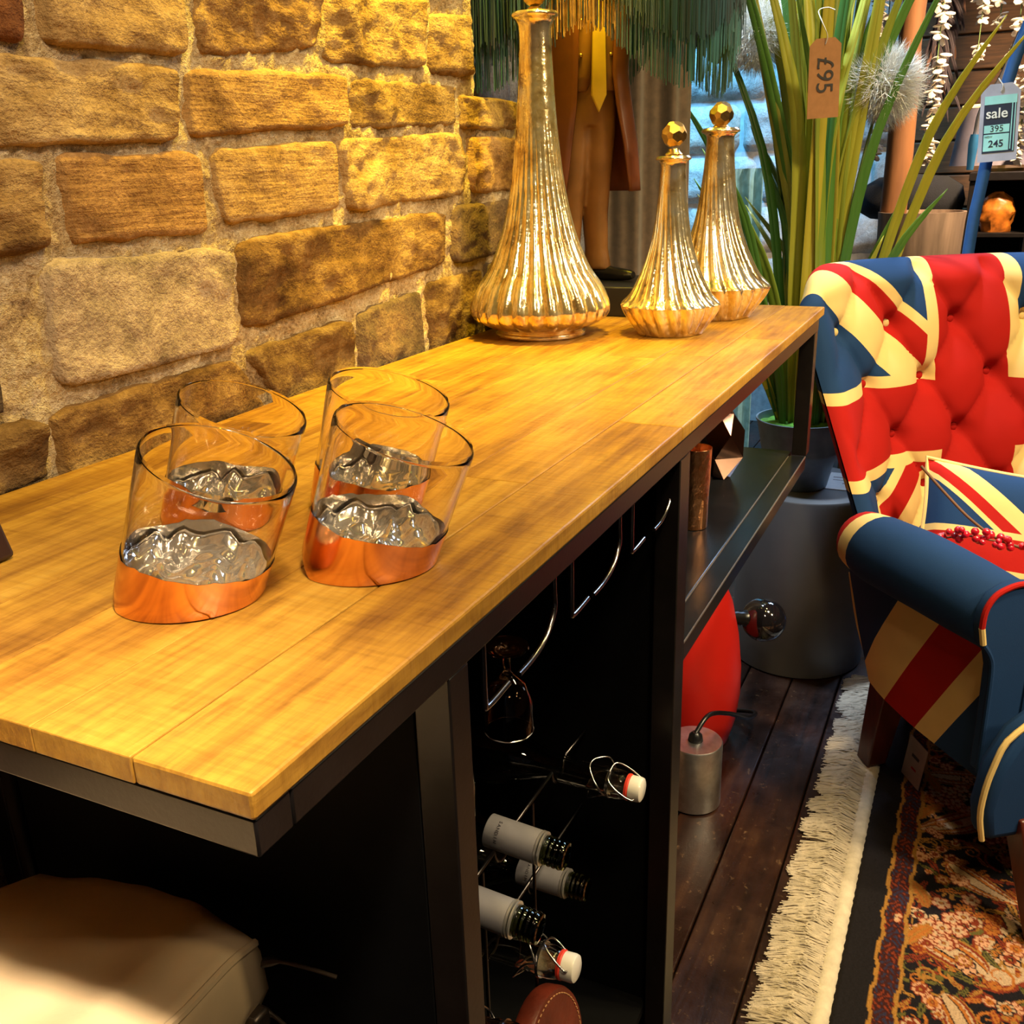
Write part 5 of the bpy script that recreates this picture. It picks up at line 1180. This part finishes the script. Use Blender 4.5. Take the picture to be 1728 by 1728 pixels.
ctr = sum((Vector(p) for p in pts), Vector()) / len(pts)
for lev, ins, dz in ((1, -0.004, -0.012), (2, -0.006, -0.045), (3, 0.02, -0.085), (4, 0.08, -0.11)):
    o = len(m.v)
    for r_ in ringi:
        p = Vector(pts[r_]); d = (p - ctr); d.z = 0; d.normalize(); q = p - d * ins; q.z += dz; m.v.append(tuple(q)); m.uv.append((0, 0))
    prev = ringi if lev == 1 else list(range(o - len(ringi), o)); cur = list(range(o, o + len(ringi)))
    for k in range(len(ringi)): m.f.append((prev[k], prev[(k + 1) % len(ringi)], cur[(k + 1) % len(ringi)], cur[k]))
m.f.append(tuple(cur))
part('seat', m, M_cream_l, stl, world=True, ang=100)
m = MB(); m.tube([Vector(pts[i]) + Vector((0, -0.001, -0.003)) for i in range(NS)], 0.0032, 8); part('seam', m, M_cream_l, stl, world=True)
M_iron = simple('bronze_iron', (0.22, 0.17, 0.12), 0.4, 0.8)
for (a, b) in (((0.10, 0.16, 0.57), (0.135, 0.10, 0.0)), ((0.09, 0.32, 0.57), (0.13, 0.38, 0.0)), ((-0.16, 0.10, 0.62), (-0.22, 0.04, 0.0)), ((-0.17, 0.34, 0.60), (-0.23, 0.40, 0.0))):
    m = MB(); m.tube([a, b], 0.008, 12); part('leg', m, M_iron, stl, world=True)
for p in ([(0.122, 0.146, 0.640), (0.139, 0.138, 0.636), (0.150, 0.118, 0.628), (0.158, 0.100, 0.620)], [(0.112, 0.150, 0.606), (0.126, 0.136, 0.604), (0.131, 0.122, 0.590), (0.140, 0.100, 0.560)]):
    m = MB(); m.tube(smooth_path(p, 4), [0.0035] * 5 + [0.0014] * 8, 8); part('tie_cord', m, M_iron, stl, world=True)
m = MB(); m.box(0.110, 0.126, 0.132, 0.150, 0.596, 0.612); part('buckle', m, M_iron, stl, world=True, bevel=0.003)

# ------------------------------------------------------------------ far right background
M_bark = simple('orange_bark', (0.34, 0.13, 0.035), 0.8, 0, 0.35, 8, 0.8, 30, stretch=(1, 1, 0.2))
M_pot = simple('weathered_wood_pot', (0.36, 0.24, 0.16), 0.8, 0, 0.3, 26, 0.4, 80, stretch=(1, 1, 0.12))
PX, PY = 3.18, -0.035
m = MB(); m.box(-0.15, 0.15, -0.17, 0.17, 0.0, 0.50)
single('display_box', 'dark wooden display box behind the armchair, carrying the wooden pot', 'box', m, simple('dark_display_wood', (0.05, 0.025, 0.012), 0.6), (PX, PY, 0), world=False, bevel=0.006)
tr = thing('wisteria_tree', 'artificial white wisteria tree in a weathered wood pot behind the armchair', 'plant', (PX, PY, 0.501))
m = MB(); m.lathe([(0, 0), (0.10, 0), (0.115, 0.02), (0.128, 0.45), (0.130, 0.475), (0.122, 0.475), (0.117, 0.44), (0, 0.42)], 44, cap0=False, cap1=False); part('pot', m, M_pot, tr)
m = MB(); m.lathe([(0, 0.425), (0.117, 0.425), (0.117, 0.435), (0, 0.442)], 30, cap0=False, cap1=False); part('bark_chips', m, simple('bark_chips', (0.10, 0.03, 0.02), 0.9, 0, 0.4, 80, 1.0, 120), tr)
m = MB(); m.tube(smooth_path([(-0.02, 0.085, 0.42), (-0.01, 0.082, 0.65), (0.0, 0.085, 0.95), (0.03, 0.075, 1.25), (0.05, 0.05, 1.55)], 6), [0.040] * 12 + [0.034] * 13, 14); part('trunk', m, M_bark, tr)
for e in ((-0.35, -0.75), (0.2, -0.85), (-0.5, 0.5), (-0.1, -0.45), (-0.45, -0.2)):
    m = MB(); m.tube(smooth_path([(0.05, 0.05, 1.53), (e[0] * 0.5, e[1] * 0.5, 1.68), (e[0], e[1], 1.66)], 6), [0.018 - 0.0010 * k for k in range(13)], 8); part('branch', m, M_bark, tr)
M_petal = simple('white_wisteria_petal', (0.80, 0.72, 0.60), 0.6, 0, 0.08, 30)
fb = MB(); q = random.Random(3)
for k in range(5):
    a = k * 1.257; R_ = Matrix.Rotation(a, 3, 'Z') @ Matrix.Rotation(0.75 if k % 2 else 0.25, 3, 'Y'); c = R_ @ Vector((0.011, 0, 0)); fb.ball((c.x, c.y, c.z - 0.002 * k), 0.0125, 8, 5, (1.0, 0.75, 0.22), R_)
fmesh = fb.mesh('flower', M_petal)
def strand(x, y, z1, z0, sway, den=0.026):
    m = MB(); pth = smooth_path([(x, y, z1), (x + sway * 0.4, y + sway * 0.6, (z1 + z0) / 2), (x + sway, y + sway, z0)], 6); m.tube(pth, 0.0018, 5); s = part('vine_strand', m, M_stem, tr)
    n = int((z1 - z0) / den)
    for i in range(n):
        if q.random() < 0.12: continue
        t = (i + 0.5) / n; p = pth[min(int(t * (len(pth) - 1)), len(pth) - 2)].lerp(pth[min(int(t * (len(pth) - 1)) + 1, len(pth) - 1)], (t * (len(pth) - 1)) % 1)
        o = link('flower', fmesh, s, p + Vector((q.uniform(-.008, .008), q.uniform(-.008, .008), 0))); o.rotation_euler = (q.uniform(-.4, .4), q.uniform(-.4, .4), q.uniform(0, 6)); sc = q.uniform(1.3, 1.9) * (0.7 + 0.5 * (1 - t)); o.scale = (sc,) * 3
# strands: lateral position seen from the bar, height of the lower tip
for x, y, z0 in ((0.22, 0.115, 1.045), (0.17, 0.20, 0.985), (0.10, 0.010, 0.60), (0.28, -0.105, 0.905), (0.32, -0.155, 1.01), (0.25, -0.205, 0.78), (0.22, -0.25, 0.60), (0.05, 0.16, 0.62), (0.15, -0.30, 0.72), (0.30, -0.28, 0.90)):
    strand(x, y, 1.60, z0 + 0.02, q.uniform(-0.012, 0.012))
# dark feather garland hanging beside the trunk
M_feather = simple('dark_feather', (0.035, 0.018, 0.022), 0.7); M_feather2 = simple('rust_feather', (0.16, 0.065, 0.03), 0.7)
gar = thing('feather_garland', 'dark plumed feather garland hanging beside the orange trunk', 'garland', (3.56, -0.020, 1.62))
m = MB(); m.tube([(0, 0, 0.5), (0.0, 0.01, 0), (0, 0.03, -0.28)], 0.006, 6); part('cord', m, M_feather, gar)
for i in range(90):
    z = 0.40 - 0.66 * i / 90; a = q.uniform(-0.62, 0.35); fd = Vector((q.uniform(-0.3, 0.2), a, -1.0)).normalized(); L = q.uniform(0.09, 0.17)
    b0 = Vector((0, 0.01, z)); blade([b0, b0 + Vector((0, a * 0.03, 0.0)) + fd * L * 0.3, b0 + fd * L * 0.7 + Vector((0, a * 0.03, 0)), b0 + fd * L + Vector((0, a * 0.015, 0))], q.uniform(0.007, 0.014), (-1, 0, 0.1), gar, M_feather if q.random() < 0.72 else M_feather2, 'feather')
# blue arc floor lamp
M_bluem = simple('satin_blue_steel', (0.05, 0.15, 0.42), 0.35, 0.3)
AX = 2.40
arc = thing('arc_floor_lamp', 'blue steel arched floor lamp stem rising behind the armchair', 'floor lamp', (AX, -0.215, 0))
m = MB(); m.lathe([(0, 0), (0.14, 0), (0.14, 0.012), (0.03, 0.02), (0, 0.02)], 40, cap0=False, cap1=False); part('base', m, M_bluem, arc)
pth = smooth_path([(2.40, -0.185, 0.018), (2.40, -0.188, 0.50), (2.40, -0.196, 0.93), (2.40, -0.205, 1.06), (2.40, -0.222, 1.22), (2.41, -0.258, 1.40), (2.43, -0.33, 1.58), (2.46, -0.48, 1.75), (2.5, -0.72, 1.80)], 7)
m = MB(); m.tube(pth, 0.0135, 14); part('stem', m, M_bluem, arc, world=True)
m = MB(); m.lathe([(0.02, 1.80), (0.03, 1.79), (0.13, 1.66), (0.128, 1.66), (0.028, 1.785)], 32, c=(0.1, -0.515, 0), cap0=False, cap1=False); part('shade', m, M_bluem, arc)
# swan necked thin pendant arm with a blue flex end
pa = thing('pendant_flex', 'thin grey drooping lamp flex with a blue end hanging by the brown cladding', 'cable', (2.80, -0.16, 1.20))
p2 = [(2.80, -0.390, 1.58), (2.80, -0.34, 1.535), (2.80, -0.255, 1.45), (2.80, -0.215, 1.33), (2.80, -0.178, 1.255), (2.80, -0.170, 1.20), (2.80, -0.169, 1.17)]
p2 = [(2.80, -0.62, 2.35), (2.80, -0.46, 1.63)] + p2
m = MB(); m.tube(smooth_path(p2, 6), 0.0055, 8); part('flex', m, simple('grey_flex', (0.22, 0.21, 0.24), 0.5), pa, world=True)
m = MB(); m.tube([(2.80, -0.1695, 1.19), (2.80, -0.168, 1.165), (2.80, -0.167, 1.10)], [0.011, 0.013, 0.009], 12); part('blue_end', m, simple('bright_blue', (0.06, 0.28, 0.62), 0.4), pa, world=True)
# sale tag on the blue stem
M_tagg = simple('grey_tag', (0.42, 0.45, 0.60), 0.6); M_lab = simple('blue_lit_label', (0.34, 0.78, 0.84), 0.6); M_navy = simple('navy_print', (0.012, 0.022, 0.06), 0.6); M_wht = simple('white_print', (0.85, 0.9, 0.92), 0.6)  # label fields are cyan to carry the blue light in their colour
sl_ = thing('sale_tag', 'pale grey sale tag tied to the blue lamp stem', 'tag', (2.372, -0.2265, 1.205))
SM_ = frame_mat((0, 0, 0), (0.02, -1, 0.06), (0.03, 0.05, 1)); zz_ = SM_.to_3x3() @ Vector((0, 0, 1))
if zz_.x > 0: SM_ = SM_ @ Matrix.Rotation(PI, 4, 'Y')
tagplate(sl_, 0.081, 0.166, SM_, M_tagg, 0.018)
def slab(parent, x0, x1, y0, y1, z, mat, name='print'):
    m = MB(); m.prism([SM_ @ Vector(q) for q in ((x0, y0, z), (x1, y0, z), (x1, y1, z), (x0, y1, z))], SM_.to_3x3() @ Vector((0, 0, 0.0003))); return part(name, m, mat, parent, smooth=False)
slab(sl_, -0.032, 0.034, -0.064, 0.058, 0.0004, M_navy, 'label'); slab(sl_, -0.032, 0.034, 0.040, 0.058, 0.0008, M_lab, 'label_field'); slab(sl_, -0.030, 0.022, -0.021, -0.004, 0.0008, M_lab, 'label_field'); slab(sl_, -0.030, 0.022, -0.060, -0.024, 0.0008, M_lab, 'label_field')
slab(sl_, 0.0245, 0.0265, -0.058, 0.040, 0.0008, M_lab, 'label_line'); slab(sl_, 0.0305, 0.0325, -0.062, 0.040, 0.0008, M_lab, 'label_line')
def stxt(t, size, x, y, mat, name='lettering', b=0.0): text_part(name, t, size, mat, sl_, SM_ @ Matrix.Translation((x, y, 0.0013)), b)
stxt('sale', 0.030, -0.0055, 0.020, M_wht, b=0.0004); stxt('395', 0.019, -0.004, -0.0125, M_navy, 'handwriting'); stxt('NOW', 0.006, -0.020, -0.029, M_navy); stxt('245', 0.021, -0.004, -0.045, M_navy, 'handwriting', 0.0003)
m = MB(); m.tube([SM_ @ Vector(q) for q in smooth_path([(0.0, 0.066, 0.001), (0.003, 0.078, 0.002), (-0.002, 0.088, -0.006), (-0.006, 0.096, -0.022)], 4)], 0.0012, 5); part('string', m, M_string, sl_)
# grey drum lampshade table lamp and black shelf unit
shl = thing('black_shelf_unit', 'black metal shelf unit at the right edge behind the armchair', 'shelf unit', (3.55, -0.42, 0))
def sbox(name, x0, x1, y0, y1, z0, z1, mat=M_steel, bv=0.002): m = MB(); m.box(x0, x1, y0, y1, z0, z1); return part(name, m, mat, shl, world=True, bevel=bv)
for x in (3.35, 3.72):
    for y in (-0.158, -0.335, -0.365, -0.83): sbox('post', x, x + 0.03, y - 0.03, y, 0.0, 1.06)
sbox('shelf', 3.34, 3.76, -0.86, -0.155, 1.06, 1.085); sbox('shelf', 3.35, 3.75, -0.85, -0.16, 0.885, 0.90); sbox('shelf', 3.35, 3.75, -0.85, -0.16, 0.45, 0.47); sbox('back_panel', 3.742, 3.750, -0.85, -0.16, 0.10, 1.058, M_panel)
gl = thing('drum_lamp', 'table lamp with grey lilac drum shade on the black shelf unit', 'lamp', (3.60, -0.245, 1.0855))
M_gsh = simple('lilac_grey_shade', (0.25, 0.22, 0.28), 0.8); M_lit = simple('lit_shade_lining', (1, 0.8, 0.45), 0.6, emit=(1, 0.70, 0.28), estr=2.2)
m = MB(); m.lathe([(0.165, 0.02), (0.142, 0.20), (0.139, 0.20), (0.162, 0.02)], 48, cap0=False, cap1=False); part('shade', m, M_gsh, gl)
m = MB(); m.lathe([(0.1395, 0.203), (0.1435, 0.203), (0.1435, 0.210), (0.1395, 0.210)], 48, cap0=False, cap1=False); m.grid([(r * math.cos(2 * PI * i / 48), r * math.sin(2 * PI * i / 48), 0.2065) for r in (0.1395, 0.1435) for i in range(48)], 48, 2, close_u=True); part('lit_rim', m, M_lit, gl, label='glowing top rim of the shade')
m = MB(); m.lathe([(0, 0), (0.07, 0), (0.07, 0.01), (0.012, 0.02), (0.010, 0.12), (0.0, 0.12)], 28, cap0=False, cap1=False); part('base', m, M_brass, gl)
for a in range(3):
    m = MB(); m.tube([(0, 0, 0.118), (0.15 * math.cos(a * 2.09), 0.15 * math.sin(a * 2.09), 0.118)], 0.002, 6); part('spider', m, M_brass, gl)
m = MB(); m.ball((0, 0, 0.15), 0.026, 14, 10); part('bulb', m, M_bulb, gl)
# orange pack and black cat-like bag, white boxes on the shelves
M_orange = simple('orange_foil', (0.75, 0.22, 0.025), 0.35, 0, 0.45, 24, 0.6, 40)
m = MB(); pts = []
for j in range(13):
    for i in range(24):
        t = 2 * PI * i / 24; k = j / 12; r = 0.045 * (0.9 + 0.25 * math.sin(k * PI)) * (1 - 0.7 * max(0, k - 0.8) / 0.2); c = noise.noise(Vector((math.cos(t) * 2, math.sin(t) * 2, k * 5))) * 0.012
        pts.append(((r + c) * math.cos(t) * 0.8, (r + c) * math.sin(t), 0.125 * k))
m.grid(pts, 24, 13, close_u=True); m.f.append(tuple(range(24))); m.f.append(tuple(12 * 24 + i for i in range(24)))
single('orange_pack', 'crumpled orange pack on the middle shelf of the black unit', 'pack', m, M_orange, (3.41, -0.248, 0.9005), world=False)
m = MB(); m.box(-0.03, 0.03, -0.03, 0.03, 0, 0.028); single('white_box', 'small white box label on the shelf below the orange pack', 'box', m, M_card, (3.38, -0.225, 0.4705), world=False, bevel=0.001)
# black padded stool between the wooden pot and the shelf unit
bs_ = thing('black_stool', 'black padded round stool between the wooden pot and the black shelf unit', 'stool', (3.52, -0.075 + 0.10, 0.0))
m = MB(); m.lathe([(0, 0.94), (0.13, 0.94), (0.165, 0.96), (0.172, 1.0), (0.160, 1.045), (0.11, 1.075), (0, 1.085)], 40, cap0=False, cap1=False); part('seat', m, simple('black_fur', (0.006, 0.006, 0.009), 0.95, 0, 0.2, 90, 1.0, 300), bs_, ang=80)
m = MB(); m.lathe([(0.022, 0.02), (0.022, 0.942)], 20); part('pole', m, M_steel, bs_)
m = MB(); m.lathe([(0, 0), (0.17, 0), (0.17, 0.012), (0.03, 0.025), (0, 0.025)], 40, cap0=False, cap1=False); part('base', m, M_steel, bs_)
